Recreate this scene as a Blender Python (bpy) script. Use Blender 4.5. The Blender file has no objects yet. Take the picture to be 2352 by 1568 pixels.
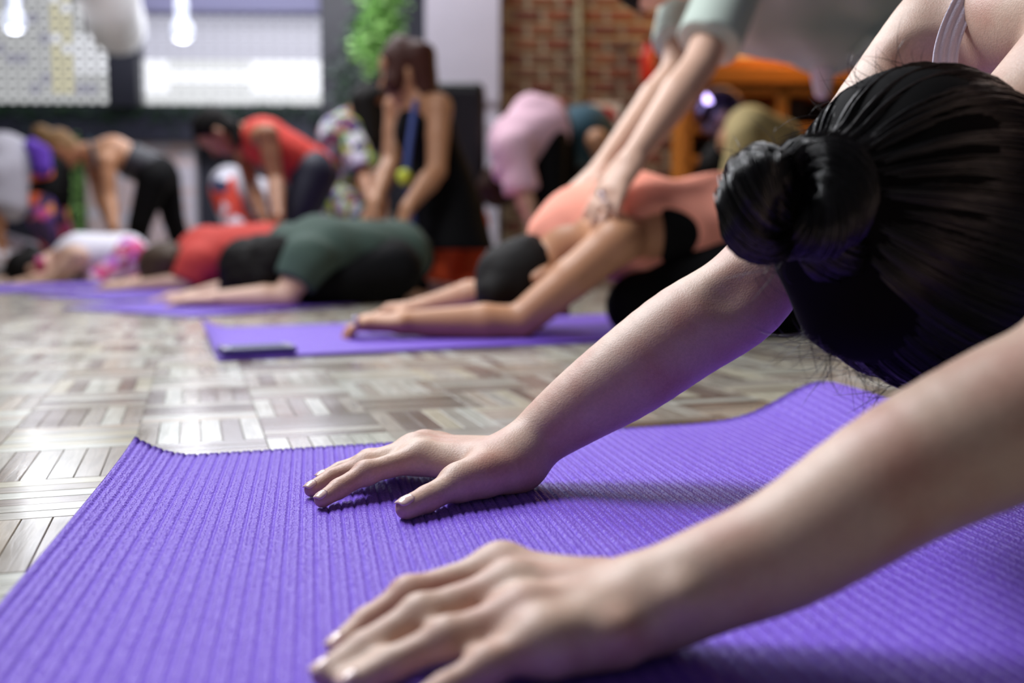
import bpy, bmesh, math, random
import numpy as np
from mathutils import Vector, Matrix, Euler

random.seed(7); rng = np.random.default_rng(11)
SC = bpy.context.scene
COL = SC.collection

# ------------------------------------------------------------------ camera
FPX = 2287.0; CAMH = 0.205
PITCH = math.atan(232.0 / FPX); ROLL = math.radians(0.3)
cam_d = bpy.data.cameras.new('camera'); cam = bpy.data.objects.new('camera', cam_d)
COL.objects.link(cam); SC.camera = cam
cam_d.sensor_width = 36.0; cam_d.lens = 36.0 * FPX / 2352.0
cam_d.clip_start = 0.05; cam_d.clip_end = 60
cam_d.dof.use_dof = True; cam_d.dof.focus_distance = 0.76; cam_d.dof.aperture_fstop = 3.1
_F = Vector((0, math.cos(PITCH), -math.sin(PITCH))); _R = Vector((1, 0, 0)); _U = _R.cross(_F)
CR = math.cos(ROLL) * _R + math.sin(ROLL) * _U
CU = -math.sin(ROLL) * _R + math.cos(ROLL) * _U
M4 = Matrix((CR, CU, -_F)).transposed().to_4x4(); M4.translation = Vector((0, 0, CAMH))
cam.matrix_world = M4

def _ray(px, py):
    return _F + CR * ((px - 1176) / FPX) - CU * ((py - 784) / FPX)
def P(px, py, y):
    d = _ray(px, py); return Vector((0, 0, CAMH)) + d * (y / d.y)
def FL(px, py, z=0.0):
    d = _ray(px, py); return Vector((0, 0, CAMH)) + d * ((z - CAMH) / d.z)

# ------------------------------------------------------------------ world, lights, exposure
w = bpy.data.worlds.new('world'); SC.world = w; w.use_nodes = True
w.node_tree.nodes['Background'].inputs[0].default_value = (0.62, 0.68, 0.85, 1)
w.node_tree.nodes['Background'].inputs[1].default_value = 0.16
SC.view_settings.view_transform = 'Standard'; SC.view_settings.look = 'None'
SC.view_settings.gamma = 1.0; SC.view_settings.use_curve_mapping = False
SC.view_settings.exposure = 0.0

def area_light(name, loc, target, sx, sy, power, color):
    l = bpy.data.lights.new(name, 'AREA'); l.shape = 'RECTANGLE'; l.size = sx; l.size_y = sy
    l.energy = power; l.color = color
    o = bpy.data.objects.new(name, l); COL.objects.link(o); o.location = loc
    o.rotation_euler = (Vector(target) - Vector(loc)).to_track_quat('-Z', 'Y').to_euler()
    return o
area_light('key_light_near', (-1.25, 1.75, 2.25), (-0.05, 0.75, 0.0), 1.2, 0.9, 92, (0.93, 0.95, 1.0))  # added overhead key for arms and near mat; the ceiling has no skylight
area_light('fill_light_class', (-1.4, 4.9, 3.3), (-0.6, 4.2, 0.0), 2.6, 1.2, 140, (0.95, 0.96, 1.0))  # added overhead fill for the class, hung under the closed ceiling
area_light('window_daylight', (-1.6, 8.55, 2.6), (-0.4, 1.5, 0.2), 5.0, 1.7, 110, (0.86, 0.9, 1.0))
area_light('fill_light_back', (-2.2, 6.6, 3.0), (-2.9, 9.1, 0.6), 2.4, 0.7, 85, (0.97, 0.96, 1.0))  # added fill to brighten the pale brick panel; no real source there
def point_light(name, loc, power, color, r=0.08):
    l = bpy.data.lights.new(name, 'POINT'); l.energy = power; l.color = color; l.shadow_soft_size = r
    o = bpy.data.objects.new(name, l); COL.objects.link(o); o.location = loc
    return o
point_light('amber_lamp', (1.55, 5.5, 1.55), 26, (1.0, 0.55, 0.18))

# ------------------------------------------------------------------ materials
MATS = {}
def nodes_of(name):
    m = bpy.data.materials.new(name); m.use_nodes = True
    nt = m.node_tree; b = nt.nodes['Principled BSDF']
    return m, nt, b
def lin(c):
    return tuple(((v / 255.0) / 12.92 if v <= 10 else ((v / 255.0 + 0.055) / 1.055) ** 2.4) for v in c) + (1.0,)
def mk(name, rgb, rough=0.6, var=0.12, scale=8.0, bump=0.0, bscale=60.0, metal=0.0, spec=0.5, coat=0.0, sheen=0.0, sss=0.0, emis=None, es=0.0):
    """procedural material: colour with soft noise variation and fine bump"""
    m, nt, b = nodes_of(name); L = nt.links; N = nt.nodes
    tc = N.new('ShaderNodeTexCoord')
    nz = N.new('ShaderNodeTexNoise'); nz.inputs['Scale'].default_value = scale; nz.inputs['Detail'].default_value = 4
    L.new(tc.outputs['Object'], nz.inputs['Vector'])
    mx = N.new('ShaderNodeMix'); mx.data_type = 'RGBA'
    c = lin(rgb)
    mx.inputs[6].default_value = tuple(max(0, v * (1 - var)) for v in c[:3]) + (1,)
    mx.inputs[7].default_value = tuple(min(1, v * (1 + var)) for v in c[:3]) + (1,)
    L.new(nz.outputs['Fac'], mx.inputs[0]); L.new(mx.outputs[2], b.inputs['Base Color'])
    b.inputs['Roughness'].default_value = rough; b.inputs['Metallic'].default_value = metal
    b.inputs['Specular IOR Level'].default_value = spec
    b.inputs['Coat Weight'].default_value = coat; b.inputs['Sheen Weight'].default_value = sheen
    if sss > 0:
        b.inputs['Subsurface Weight'].default_value = sss
        b.inputs['Subsurface Radius'].default_value = (1.0, 0.35, 0.2); b.inputs['Subsurface Scale'].default_value = 0.006
    if emis is not None:
        b.inputs['Emission Color'].default_value = lin(emis); b.inputs['Emission Strength'].default_value = es
    if bump > 0:
        n2 = N.new('ShaderNodeTexNoise'); n2.inputs['Scale'].default_value = bscale; n2.inputs['Detail'].default_value = 3
        L.new(tc.outputs['Object'], n2.inputs['Vector'])
        bp = N.new('ShaderNodeBump'); bp.inputs['Strength'].default_value = bump; bp.inputs['Distance'].default_value = 0.002
        L.new(n2.outputs['Fac'], bp.inputs['Height']); L.new(bp.outputs['Normal'], b.inputs['Normal'])
    MATS[name] = m
    return m
def mk_pattern(name, cols, scale=22.0, rough=0.7, base=None):
    """blotchy printed fabric: voronoi cells through a colour ramp"""
    m, nt, b = nodes_of(name); L = nt.links; N = nt.nodes
    tc = N.new('ShaderNodeTexCoord'); v = N.new('ShaderNodeTexVoronoi'); v.inputs['Scale'].default_value = scale
    L.new(tc.outputs['Object'], v.inputs['Vector'])
    sep = N.new('ShaderNodeSeparateColor'); L.new(v.outputs['Color'], sep.inputs[0])
    r = N.new('ShaderNodeValToRGB'); r.color_ramp.interpolation = 'CONSTANT'
    e = r.color_ramp.elements
    e[0].color = lin(cols[0]); e[0].position = 0
    e[1].color = lin(cols[1]); e[1].position = 1.0 / len(cols)
    for i, c in enumerate(cols[2:]):
        q = e.new((i + 2.0) / len(cols)); q.color = lin(c)
    L.new(sep.outputs[0], r.inputs[0]); L.new(r.outputs[0], b.inputs['Base Color'])
    b.inputs['Roughness'].default_value = rough
    MATS[name] = m
    return m

# ------------------------------------------------------------------ object helpers
def mesh_obj(name, verts, faces, mat, parent=None, smooth=True):
    me = bpy.data.meshes.new(name)
    if isinstance(verts, np.ndarray) and isinstance(faces, np.ndarray):
        nv = len(verts); nf, k = faces.shape
        me.vertices.add(nv); me.vertices.foreach_set('co', verts.astype(np.float32).ravel())
        me.loops.add(nf * k); me.loops.foreach_set('vertex_index', faces.astype(np.int32).ravel())
        me.polygons.add(nf); me.polygons.foreach_set('loop_start', np.arange(0, nf * k, k, dtype=np.int32))
        me.update(calc_edges=True); me.validate()
    else:
        me.from_pydata([tuple(v) for v in verts], [], [tuple(f) for f in faces]); me.update()
    if smooth:
        me.polygons.foreach_set('use_smooth', [True] * len(me.polygons))
    if mat is not None:
        me.materials.append(mat if not isinstance(mat, str) else MATS[mat])
    o = bpy.data.objects.new(name, me); COL.objects.link(o)
    if parent is not None:
        o.parent = parent; o.matrix_parent_inverse = Matrix.Translation(-Vector(parent.location))
    return o
def tag(o, label=None, cat=None, group=None, kind=None):
    if label: o['label'] = label
    if cat: o['category'] = cat
    if group: o['group'] = group
    if kind: o['kind'] = kind
    return o
def empty(name, loc, label=None, cat=None, group=None, kind=None):
    o = bpy.data.objects.new(name, None); COL.objects.link(o); o.location = loc; o.empty_display_size = 0.05
    return tag(o, label, cat, group, kind)
def bm_obj(name, bm, mat, parent=None, smooth=False):
    me = bpy.data.meshes.new(name); bm.to_mesh(me); bm.free()
    me.materials.append(MATS[mat] if isinstance(mat, str) else mat)
    if smooth: me.polygons.foreach_set('use_smooth', [True] * len(me.polygons))
    o = bpy.data.objects.new(name, me); COL.objects.link(o)
    if parent is not None:
        o.parent = parent; o.matrix_parent_inverse = Matrix.Translation(-Vector(parent.location))
    return o
def box_bm(c, s, bev=0.0, rot=None, bm=None, seg=2):
    bm = bm or bmesh.new()
    r = bmesh.ops.create_cube(bm, size=1.0)
    vs = r['verts']
    bmesh.ops.scale(bm, vec=s, verts=vs)
    if bev > 0:
        es = list({e for v in vs for e in v.link_edges})
        q = bmesh.ops.bevel(bm, geom=es, offset=bev, segments=seg, affect='EDGES', profile=0.5)
        vs = list({v for f in q['faces'] for v in f.verts} | {v for v in vs if v.is_valid})
    if rot is not None:
        bmesh.ops.rotate(bm, cent=(0, 0, 0), matrix=rot, verts=vs)
    bmesh.ops.translate(bm, vec=c, verts=vs)
    return bm
def lathe(prof, seg=28, center=(0, 0, 0)):
    vs = []; fs = []
    for r, z in prof:
        for i in range(seg):
            a = 2 * math.pi * i / seg
            vs.append((center[0] + r * math.cos(a), center[1] + r * math.sin(a), center[2] + z))
    for j in range(len(prof) - 1):
        for i in range(seg):
            k = (i + 1) % seg
            fs.append((j * seg + i, j * seg + k, (j + 1) * seg + k, (j + 1) * seg + i))
    return vs, fs
def tube(pts, rad, seg=8):
    """tube along a polyline; rad scalar or list"""
    pts = [Vector(p) for p in pts]; n = len(pts)
    if not hasattr(rad, '__len__'): rad = [rad] * n
    vs = []; fs = []; up = Vector((0, 0, 1))
    for i, p in enumerate(pts):
        d = (pts[min(i + 1, n - 1)] - pts[max(i - 1, 0)]).normalized()
        s = d.cross(up)
        if s.length < 1e-3: s = d.cross(Vector((1, 0, 0)))
        s.normalize(); t = s.cross(d).normalized()
        for k in range(seg):
            a = 2 * math.pi * k / seg
            vs.append(p + (s * math.cos(a) + t * math.sin(a)) * rad[i])
    for i in range(n - 1):
        for k in range(seg):
            q = (k + 1) % seg
            fs.append((i * seg + k, i * seg + q, (i + 1) * seg + q, (i + 1) * seg + k))
    fs.append(tuple(range(seg))[::-1]); fs.append(tuple(range((n - 1) * seg, n * seg)))
    return vs, fs

# ------------------------------------------------------------------ implicit surfaces (bodies, clothes, hair masses)
class Prim:
    __slots__ = ('a', 'b', 'ra', 'rb', 'k', 'g', 'ax', 's', 'cuts', 'sub')
    def __init__(self, a, b, ra, rb=None, k=0.02, g=0, ax=None, s=1.0, cuts=(), sub=False):
        self.a = np.array(a, float); self.b = np.array(b, float); self.ra = ra; self.rb = ra if rb is None else rb
        self.k = k; self.g = g; self.s = s; self.cuts = cuts; self.sub = sub
        self.ax = None if ax is None else np.array(ax, float) / np.linalg.norm(ax)
    def grow(self, d, g=0, **kw):
        q = Prim(self.a, self.b, self.ra + d, self.rb + d, self.k, g, self.ax, self.s, self.cuts, self.sub)
        for k_, v_ in kw.items(): setattr(q, k_, v_)
        return q
    def bounds(self):
        m = max(self.ra, self.rb) * max(1.0, self.s) + self.k
        return np.minimum(self.a, self.b) - m, np.maximum(self.a, self.b) + m
    def dist(self, X, Y, Z):
        px = X - self.a[0]; py = Y - self.a[1]; pz = Z - self.a[2]
        ba = self.b - self.a
        if self.ax is not None and self.s != 1.0:
            n = self.ax; f = 1.0 / self.s - 1.0
            dn = px * n[0] + py * n[1] + pz * n[2]
            px = px + n[0] * dn * f; py = py + n[1] * dn * f; pz = pz + n[2] * dn * f
            ba = ba + n * (ba @ n) * f
        l2 = float(ba @ ba)
        if l2 < 1e-10:
            d = np.sqrt(px * px + py * py + pz * pz) - self.ra
        else:
            rr = self.ra - self.rb; a2 = max(l2 - rr * rr, 1e-9); il2 = 1.0 / l2
            y = px * ba[0] + py * ba[1] + pz * ba[2]
            z = y - l2
            qx = px * l2 - ba[0] * y; qy = py * l2 - ba[1] * y; qz = pz * l2 - ba[2] * y
            x2 = qx * qx + qy * qy + qz * qz
            y2 = y * y * l2; z2 = z * z * l2
            kk = np.sign(rr) * rr * rr * x2
            c1 = np.sign(z) * a2 * z2 > kk
            c2 = np.sign(y) * a2 * y2 < kk
            d = (np.sqrt(x2 * a2 * il2) + y * rr) * il2 - self.ra
            d = np.where(c2, np.sqrt(x2 + y2) * il2 - self.ra, d)
            d = np.where(c1, np.sqrt(x2 + z2) * il2 - self.rb, d)
        if self.s < 1.0: d = d * self.s
        for (p0, nn) in self.cuts:
            p0 = np.array(p0, float); nn = np.array(nn, float); nn = nn / np.linalg.norm(nn)
            d = np.maximum(d, (X - p0[0]) * nn[0] + (Y - p0[1]) * nn[1] + (Z - p0[2]) * nn[2])
        return d
def smin(a, b, k):
    h = np.maximum(k - np.abs(a - b), 0.0) / k
    return np.minimum(a, b) - h * h * k * 0.25
def smax(a, b, k):
    h = np.maximum(k - np.abs(a - b), 0.0) / k
    return np.maximum(a, b) + h * h * k * 0.25
def sdf_grid(prims, h, gk=0.012):
    lo = np.min([p.bounds()[0] for p in prims if not p.sub], axis=0) - 3 * h
    hi = np.max([p.bounds()[1] for p in prims if not p.sub], axis=0) + 3 * h
    n = np.ceil((hi - lo) / h).astype(int) + 1
    ax = [(lo[i] + h * np.arange(n[i])).astype(np.float32) for i in range(3)]
    BIG = np.float32(1.0)
    def apply(F, p, off=np.zeros(3, int)):
        l, u = p.bounds(); m = p.k + 2 * h
        i0 = np.clip(((l - m - lo) / h).astype(int), 0, n - 1); i1 = np.clip(((u + m - lo) / h).astype(int) + 2, 1, n)
        i0 = np.maximum(i0, off); i1 = np.minimum(i1, off + np.array(F.shape))
        if (i1 <= i0).any(): return
        sl = tuple(slice(i0[i], i1[i]) for i in range(3))
        d = p.dist(ax[0][sl[0]][:, None, None], ax[1][sl[1]][None, :, None], ax[2][sl[2]][None, None, :]).astype(np.float32)
        fl = tuple(slice(i0[i] - off[i], i1[i] - off[i]) for i in range(3))
        if p.sub: F[fl] = smax(F[fl], -d, p.k)
        else: F[fl] = smin(F[fl], d, p.k)
    groups = []
    for p in prims:
        if p.g not in groups: groups.append(p.g)
    T = np.full(n, BIG, np.float32)
    for g in groups:
        gp = [p for p in prims if p.g == g and not p.sub]
        if not gp: continue
        m = gk + 3 * h + max(p.k for p in gp)
        l = np.min([p.bounds()[0] for p in gp], axis=0) - m; u = np.max([p.bounds()[1] for p in gp], axis=0) + m
        i0 = np.clip(((l - lo) / h).astype(int), 0, n - 1); i1 = np.clip(((u - lo) / h).astype(int) + 2, 1, n)
        sl = tuple(slice(i0[i], i1[i]) for i in range(3))
        F = np.full(i1 - i0, BIG, np.float32)
        for p in gp: apply(F, p, i0)
        T[sl] = smin(T[sl], F, np.float32(gk))
    for p in prims:
        if p.sub: apply(T, p)
    return T, lo, h
def surface_nets(F, lo, h):
    s = F < 0
    c = np.zeros(tuple(np.array(F.shape) - 1), np.int8)
    for dx in (0, 1):
        for dy in (0, 1):
            for dz in (0, 1):
                c += s[dx:F.shape[0] - 1 + dx, dy:F.shape[1] - 1 + dy, dz:F.shape[2] - 1 + dz]
    act = (c > 0) & (c < 8)
    I, J, K = np.nonzero(act)
    idx = -np.ones(act.shape, np.int32); idx[I, J, K] = np.arange(len(I))
    acc = np.zeros((len(I), 3)); cnt = np.zeros(len(I))
    corners = [(x, y, z) for x in (0, 1) for y in (0, 1) for z in (0, 1)]
    val = {q: F[I + q[0], J + q[1], K + q[2]] for q in corners}
    for q in corners:
        for ax_ in range(3):
            if q[ax_] == 0:
                r = list(q); r[ax_] = 1; r = tuple(r)
                f0, f1 = val[q], val[r]
                m = (f0 < 0) != (f1 < 0)
                t = np.where(m, f0 / np.where(m, f0 - f1, 1), 0)
                pos = np.array(q, float)[None, :].repeat(len(I), 0); pos[:, ax_] += t
                acc[m] += pos[m]; cnt[m] += 1
    V = np.stack([I, J, K], 1) + acc / np.maximum(cnt, 1)[:, None]
    V = V * h + lo
    quads = []
    for a in range(3):
        b_, c_ = (a + 1) % 3, (a + 2) % 3
        sl0 = [slice(None)] * 3; sl1 = [slice(None)] * 3
        sl0[a] = slice(0, -1); sl1[a] = slice(1, None)
        e0 = s[tuple(sl0)]; e1 = s[tuple(sl1)]
        G = np.argwhere(e0 != e1)
        ok = (G[:, b_] > 0) & (G[:, c_] > 0) & (G[:, b_] < F.shape[b_] - 1) & (G[:, c_] < F.shape[c_] - 1)
        G = G[ok]
        def cell(db, dc):
            g = G.copy(); g[:, b_] += db; g[:, c_] += dc
            return idx[g[:, 0], g[:, 1], g[:, 2]]
        q = np.stack([cell(-1, -1), cell(0, -1), cell(0, 0), cell(-1, 0)], 1)
        flip = ~e0[G[:, 0], G[:, 1], G[:, 2]]
        q[flip] = q[flip][:, ::-1]
        quads.append(q)
    Q = np.concatenate(quads)
    return V, Q
def relax(V, Q, it=2, lam=0.5):
    for _ in range(it):
        acc = np.zeros_like(V); cnt = np.zeros(len(V))
        for i in range(4):
            a = Q[:, i]; b = Q[:, (i + 1) % 4]
            np.add.at(acc, a, V[b]); np.add.at(cnt, a, 1)
            np.add.at(acc, b, V[a]); np.add.at(cnt, b, 1)
        V = V + lam * (acc / np.maximum(cnt, 1)[:, None] - V)
    return V
def implicit(name, prims, h, mat, parent=None, gk=0.012, smooth_it=1, wrinkle=0.0, wf=28.0, ground=None):
    F, lo, hh = sdf_grid(prims, h, gk)
    V, Q = surface_nets(F, lo, hh)
    if smooth_it: V = relax(V, Q, smooth_it)
    if wrinkle > 0:
        a = V @ np.array([0.9, 0.3, 1.1]) * wf; b = V @ np.array([-0.5, 1.0, 0.6]) * wf * 1.37; cc = V @ np.array([0.2, -0.8, 1.3]) * wf * 0.71
        V = V + (wrinkle * (np.sin(a + 1.7 * np.sin(b)) * 0.6 + 0.4 * np.sin(b + 2.1 * np.sin(cc))))[:, None] * np.array([0.35, 0.5, 0.8])
    if ground is not None: V[:, 2] = np.maximum(V[:, 2], ground)
    return mesh_obj(name, V, Q, mat, parent)

# ------------------------------------------------------------------ material library
def skin_material(name, pale, flush, sss):
    m, nt, b = nodes_of(name); L = nt.links; N = nt.nodes
    tc = N.new('ShaderNodeTexCoord')
    n1 = N.new('ShaderNodeTexNoise'); n1.inputs['Scale'].default_value = 26; n1.inputs['Detail'].default_value = 5; L.new(tc.outputs['Object'], n1.inputs['Vector'])
    r = N.new('ShaderNodeMapRange'); r.inputs[1].default_value = 0.42; r.inputs[2].default_value = 0.72; L.new(n1.outputs['Fac'], r.inputs[0])
    mx = N.new('ShaderNodeMix'); mx.data_type = 'RGBA'; mx.inputs[6].default_value = lin(pale); mx.inputs[7].default_value = lin(flush)
    L.new(r.outputs[0], mx.inputs[0])
    n3 = N.new('ShaderNodeTexNoise'); n3.inputs['Scale'].default_value = 380; n3.inputs['Detail'].default_value = 2; L.new(tc.outputs['Object'], n3.inputs['Vector'])
    r3 = N.new('ShaderNodeMapRange'); r3.inputs[1].default_value = 0.3; r3.inputs[2].default_value = 0.7; r3.inputs[3].default_value = 0.93; r3.inputs[4].default_value = 1.05; L.new(n3.outputs['Fac'], r3.inputs[0])
    m2 = N.new('ShaderNodeMix'); m2.data_type = 'RGBA'; m2.blend_type = 'MULTIPLY'; m2.inputs[0].default_value = 1.0
    L.new(mx.outputs[2], m2.inputs[6]); L.new(r3.outputs[0], m2.inputs[7]); L.new(m2.outputs[2], b.inputs['Base Color'])
    v = N.new('ShaderNodeTexVoronoi'); v.inputs['Scale'].default_value = 700; L.new(tc.outputs['Object'], v.inputs['Vector'])
    bp = N.new('ShaderNodeBump'); bp.inputs['Strength'].default_value = 0.16; bp.inputs['Distance'].default_value = 0.0008; L.new(v.outputs['Distance'], bp.inputs['Height']); L.new(bp.outputs['Normal'], b.inputs['Normal'])
    b.inputs['Roughness'].default_value = 0.5; b.inputs['Specular IOR Level'].default_value = 0.42
    b.inputs['Subsurface Weight'].default_value = sss; b.inputs['Subsurface Radius'].default_value = (1.0, 0.35, 0.2); b.inputs['Subsurface Scale'].default_value = 0.006
    MATS[name] = m
skin_material('skin_fair', (210, 180, 160), (196, 150, 132), 0.10)
mk('skin_light', (212, 172, 148), 0.5, 0.08, 10)
mk('skin_tan', (186, 134, 98), 0.5, 0.08, 10)
mk('skin_olive', (170, 118, 84), 0.5, 0.08, 10)
mk('nail', (232, 200, 190), 0.22, 0.04, 30, coat=0.4)
mk('hair_black', (13, 12, 15), 0.28, 0.5, 40, spec=0.7)
mk('hair_under', (6, 5, 6), 0.8, 0.3, 40, spec=0.1)
mk('hair_dark', (13, 9, 7), 0.7, 0.4, 60, spec=0.2, bump=0.5, bscale=120)
mk('hair_brown', (52, 32, 24), 0.55, 0.4, 60, spec=0.2, bump=0.5, bscale=120)
mk('hair_chestnut', (70, 38, 30), 0.55, 0.4, 60, spec=0.2, bump=0.5, bscale=120)
mk('hair_blonde', (140, 108, 70), 0.55, 0.4, 60, spec=0.2, bump=0.5, bscale=120)
mk('hair_ash', (74, 58, 44), 0.55, 0.4, 60, spec=0.2, bump=0.5, bscale=120)
mk('strap_lilac', (224, 216, 236), 0.75, 0.08, 60, bump=0.3, bscale=700)
mk('white_cotton', (232, 230, 240), 0.8, 0.05, 20)
mk('grey_cotton', (176, 174, 184), 0.8, 0.08, 20)
mk('sage_cotton', (188, 202, 190), 0.85, 0.07, 14, bump=0.25, bscale=260)
mk('sage_stripe', (200, 220, 208), 0.85, 0.05, 14)
mk('coral_cotton', (250, 164, 140), 0.8, 0.08, 12, bump=0.2, bscale=200)
mk('black_knit', (8, 8, 10), 0.8, 0.2, 20, spec=0.15)
mk('navy_knit', (30, 32, 52), 0.6, 0.2, 20)
mk('charcoal_knit', (38, 38, 48), 0.6, 0.2, 20)
mk('orange_knit', (226, 82, 26), 0.7, 0.08, 16)
mk('red_cotton', (206, 66, 56), 0.8, 0.10, 14)
mk('tomato_cotton', (216, 62, 50), 0.8, 0.10, 14)
mk('green_cotton', (58, 78, 69), 0.85, 0.12, 14)
mk('pink_cotton', (232, 190, 206), 0.85, 0.06, 14)
mk('teal_cotton', (44, 78, 92), 0.85, 0.12, 14)
mk('purple_cotton', (96, 52, 178), 0.8, 0.1, 14)
mk('blue_cord', (70, 86, 150), 0.7, 0.2, 30)
mk('turquoise_knit', (110, 190, 200), 0.7, 0.1, 30)
mk('silver', (215, 215, 225), 0.18, 0.03, 30, metal=1.0)
mk('cream_cotton', (176, 158, 108), 0.8, 0.08, 14)
mk_pattern('floral_pink', [(226, 74, 140), (232, 190, 220), (150, 40, 80), (190, 120, 210), (240, 214, 226), (196, 60, 110)], 26)
mk_pattern('floral_multi', [(40, 42, 84), (226, 226, 238), (70, 60, 130), (190, 200, 60), (150, 60, 80), (120, 180, 110), (200, 190, 220)], 24)
mk_pattern('print_red', [(214, 66, 44), (206, 60, 40), (40, 44, 80), (222, 222, 236), (190, 50, 40)], 12)
mk_pattern('print_leggings', [(220, 92, 50), (190, 70, 130), (90, 60, 140), (236, 150, 70), (60, 40, 80)], 16)
mk('phone_glass', (150, 156, 172), 0.12, 0.1, 20)
mk('phone_case', (58, 38, 118), 0.5, 0.1, 20)

# ------------------------------------------------------------------ floor of mosaic parquet
def parquet_material():
    m, nt, b = nodes_of('parquet'); L = nt.links; N = nt.nodes
    at = N.new('ShaderNodeVertexColor'); at.layer_name = 'tone'
    uv = N.new('ShaderNodeUVMap'); uv.uv_map = 'grain'
    mp = N.new('ShaderNodeMapping'); mp.inputs['Scale'].default_value = (14, 160, 1); L.new(uv.outputs[0], mp.inputs[0])
    nz = N.new('ShaderNodeTexNoise'); nz.inputs['Scale'].default_value = 1.0; nz.inputs['Detail'].default_value = 5; nz.inputs['Distortion'].default_value = 1.2
    L.new(mp.outputs[0], nz.inputs['Vector'])
    r = N.new('ShaderNodeMapRange'); r.inputs[1].default_value = 0.3; r.inputs[2].default_value = 0.7; r.inputs[3].default_value = 0.78; r.inputs[4].default_value = 1.15
    L.new(nz.outputs['Fac'], r.inputs[0])
    mx = N.new('ShaderNodeMix'); mx.data_type = 'RGBA'; mx.blend_type = 'MULTIPLY'; mx.inputs[0].default_value = 1.0
    L.new(at.outputs['Color'], mx.inputs[6]); L.new(r.outputs[0], mx.inputs[7]); L.new(mx.outputs[2], b.inputs['Base Color'])
    tc = N.new('ShaderNodeNewGeometry'); n2 = N.new('ShaderNodeTexNoise'); n2.inputs['Scale'].default_value = 9; n2.inputs['Detail'].default_value = 6
    L.new(tc.outputs['Position'], n2.inputs['Vector'])
    r2 = N.new('ShaderNodeMapRange'); r2.inputs[1].default_value = 0.3; r2.inputs[2].default_value = 0.75; r2.inputs[3].default_value = 0.13; r2.inputs[4].default_value = 0.30
    L.new(n2.outputs['Fac'], r2.inputs[0]); L.new(r2.outputs[0], b.inputs['Roughness'])
    b.inputs['Specular IOR Level'].default_value = 0.6; b.inputs['Coat Weight'].default_value = 0.25; b.inputs['Coat Roughness'].default_value = 0.2
    bp = N.new('ShaderNodeBump'); bp.inputs['Strength'].default_value = 0.10; bp.inputs['Distance'].default_value = 0.001
    L.new(nz.outputs['Fac'], bp.inputs['Height']); L.new(bp.outputs['Normal'], b.inputs['Normal'])
    MATS['parquet'] = m
parquet_material()
mk('joint', (104, 92, 82), 0.7, 0.15, 20)
floor_bm = bmesh.new()
box_bm((-0.15, 4.6, -0.055), (10.1, 10.6, 0.1), bm=floor_bm)
floor = bm_obj('floor', floor_bm, 'joint'); tag(floor, kind='structure')

TONES = [(200, 196, 186), (188, 183, 174), (180, 172, 162), (170, 161, 151), (158, 146, 135), (142, 126, 115), (118, 101, 92), (196, 186, 166), (178, 163, 148), (154, 142, 131)]
T0 = FL(891, 992); _t1 = FL(1152, 978); TH = Vector((_t1.x - T0.x, _t1.y - T0.y, 0)); TS = TH.length; TH.normalize(); TD = Vector((-TH.y, TH.x, 0))
NF = 6; FW = TS / NF; GAP = 0.00025
def finger_geo(u0, v0, rot, dz, offs):
    """finger box open below: long axis u; returns verts (local frame of tile) + uv"""
    lx = TS / 2 - GAP; ly = FW / 2 - GAP; c = 0.0005
    vs = [(-lx, -ly, -0.006), (lx, -ly, -0.006), (lx, ly, -0.006), (-lx, ly, -0.006),
          (-lx, -ly, dz - c), (lx, -ly, dz - c), (lx, ly, dz - c), (-lx, ly, dz - c),
          (-lx + c, -ly + c, dz), (lx - c, -ly + c, dz), (lx - c, ly - c, dz), (-lx + c, ly - c, dz)]
    fs = [(8, 9, 10, 11)]
    for i in range(4):
        j = (i + 1) % 4
        fs.append((i, j, 4 + j, 4 + i)); fs.append((4 + i, 4 + j, 8 + j, 8 + i))
    return vs, fs
def set_tone_uv(me, cols, uvs):
    ca = me.color_attributes.new('tone', 'FLOAT_COLOR', 'POINT')
    ca.data.foreach_set('color', np.asarray(cols, np.float32).ravel())
    ul = me.uv_layers.new(name='grain'); li = np.zeros(len(me.loops), np.int32); me.loops.foreach_get('vertex_index', li)
    ul.data.foreach_set('uv', np.asarray(uvs, np.float32)[li].ravel())
def jit(c):
    k = random.uniform(0.93, 1.07); q = lin(c); return (q[0] * k * 0.96, q[1] * k, q[2] * k * 0.96, 1)
tone_meshes = []
_vs, _fs = finger_geo(0, 0, 0, 0, 0)
for i, c in enumerate(TONES * 2):
    me = bpy.data.meshes.new('parquet_finger'); me.from_pydata(_vs, [], _fs); me.update(); me.materials.append(MATS['parquet'])
    o_ = random.uniform(0, 50)
    set_tone_uv(me, [jit(c)] * len(_vs), [(v[0] + o_, v[1] + o_ * 0.37) for v in _vs]); tone_meshes.append(me)
def in_mat(p):   # hidden beneath the near mat
    d = p - MAT_A; s = (d.x * MAT_V.y - d.y * MAT_V.x) / (MAT_U.x * MAT_V.y - MAT_U.y * MAT_V.x); t = (MAT_U.x * d.y - MAT_U.y * d.x) / (MAT_U.x * MAT_V.y - MAT_U.y * MAT_V.x)
    return s > 0.09 and 0.03 < t < 0.63
_a = FL(450, 1056); _b = FL(1400, 996); MAT_U = Vector((_b.x - _a.x, _b.y - _a.y, 0)).normalized(); _f0 = FL(306, 1066, 0.006); _f1 = FL(0, 1424, 0.012); MAT_V = Vector((_f1.x - _f0.x, _f1.y - _f0.y, 0)).normalized()
_c = FL(312, 1064); MAT_A = _a + MAT_U * ((_c - _a).dot(MAT_U))
cands = []
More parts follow.
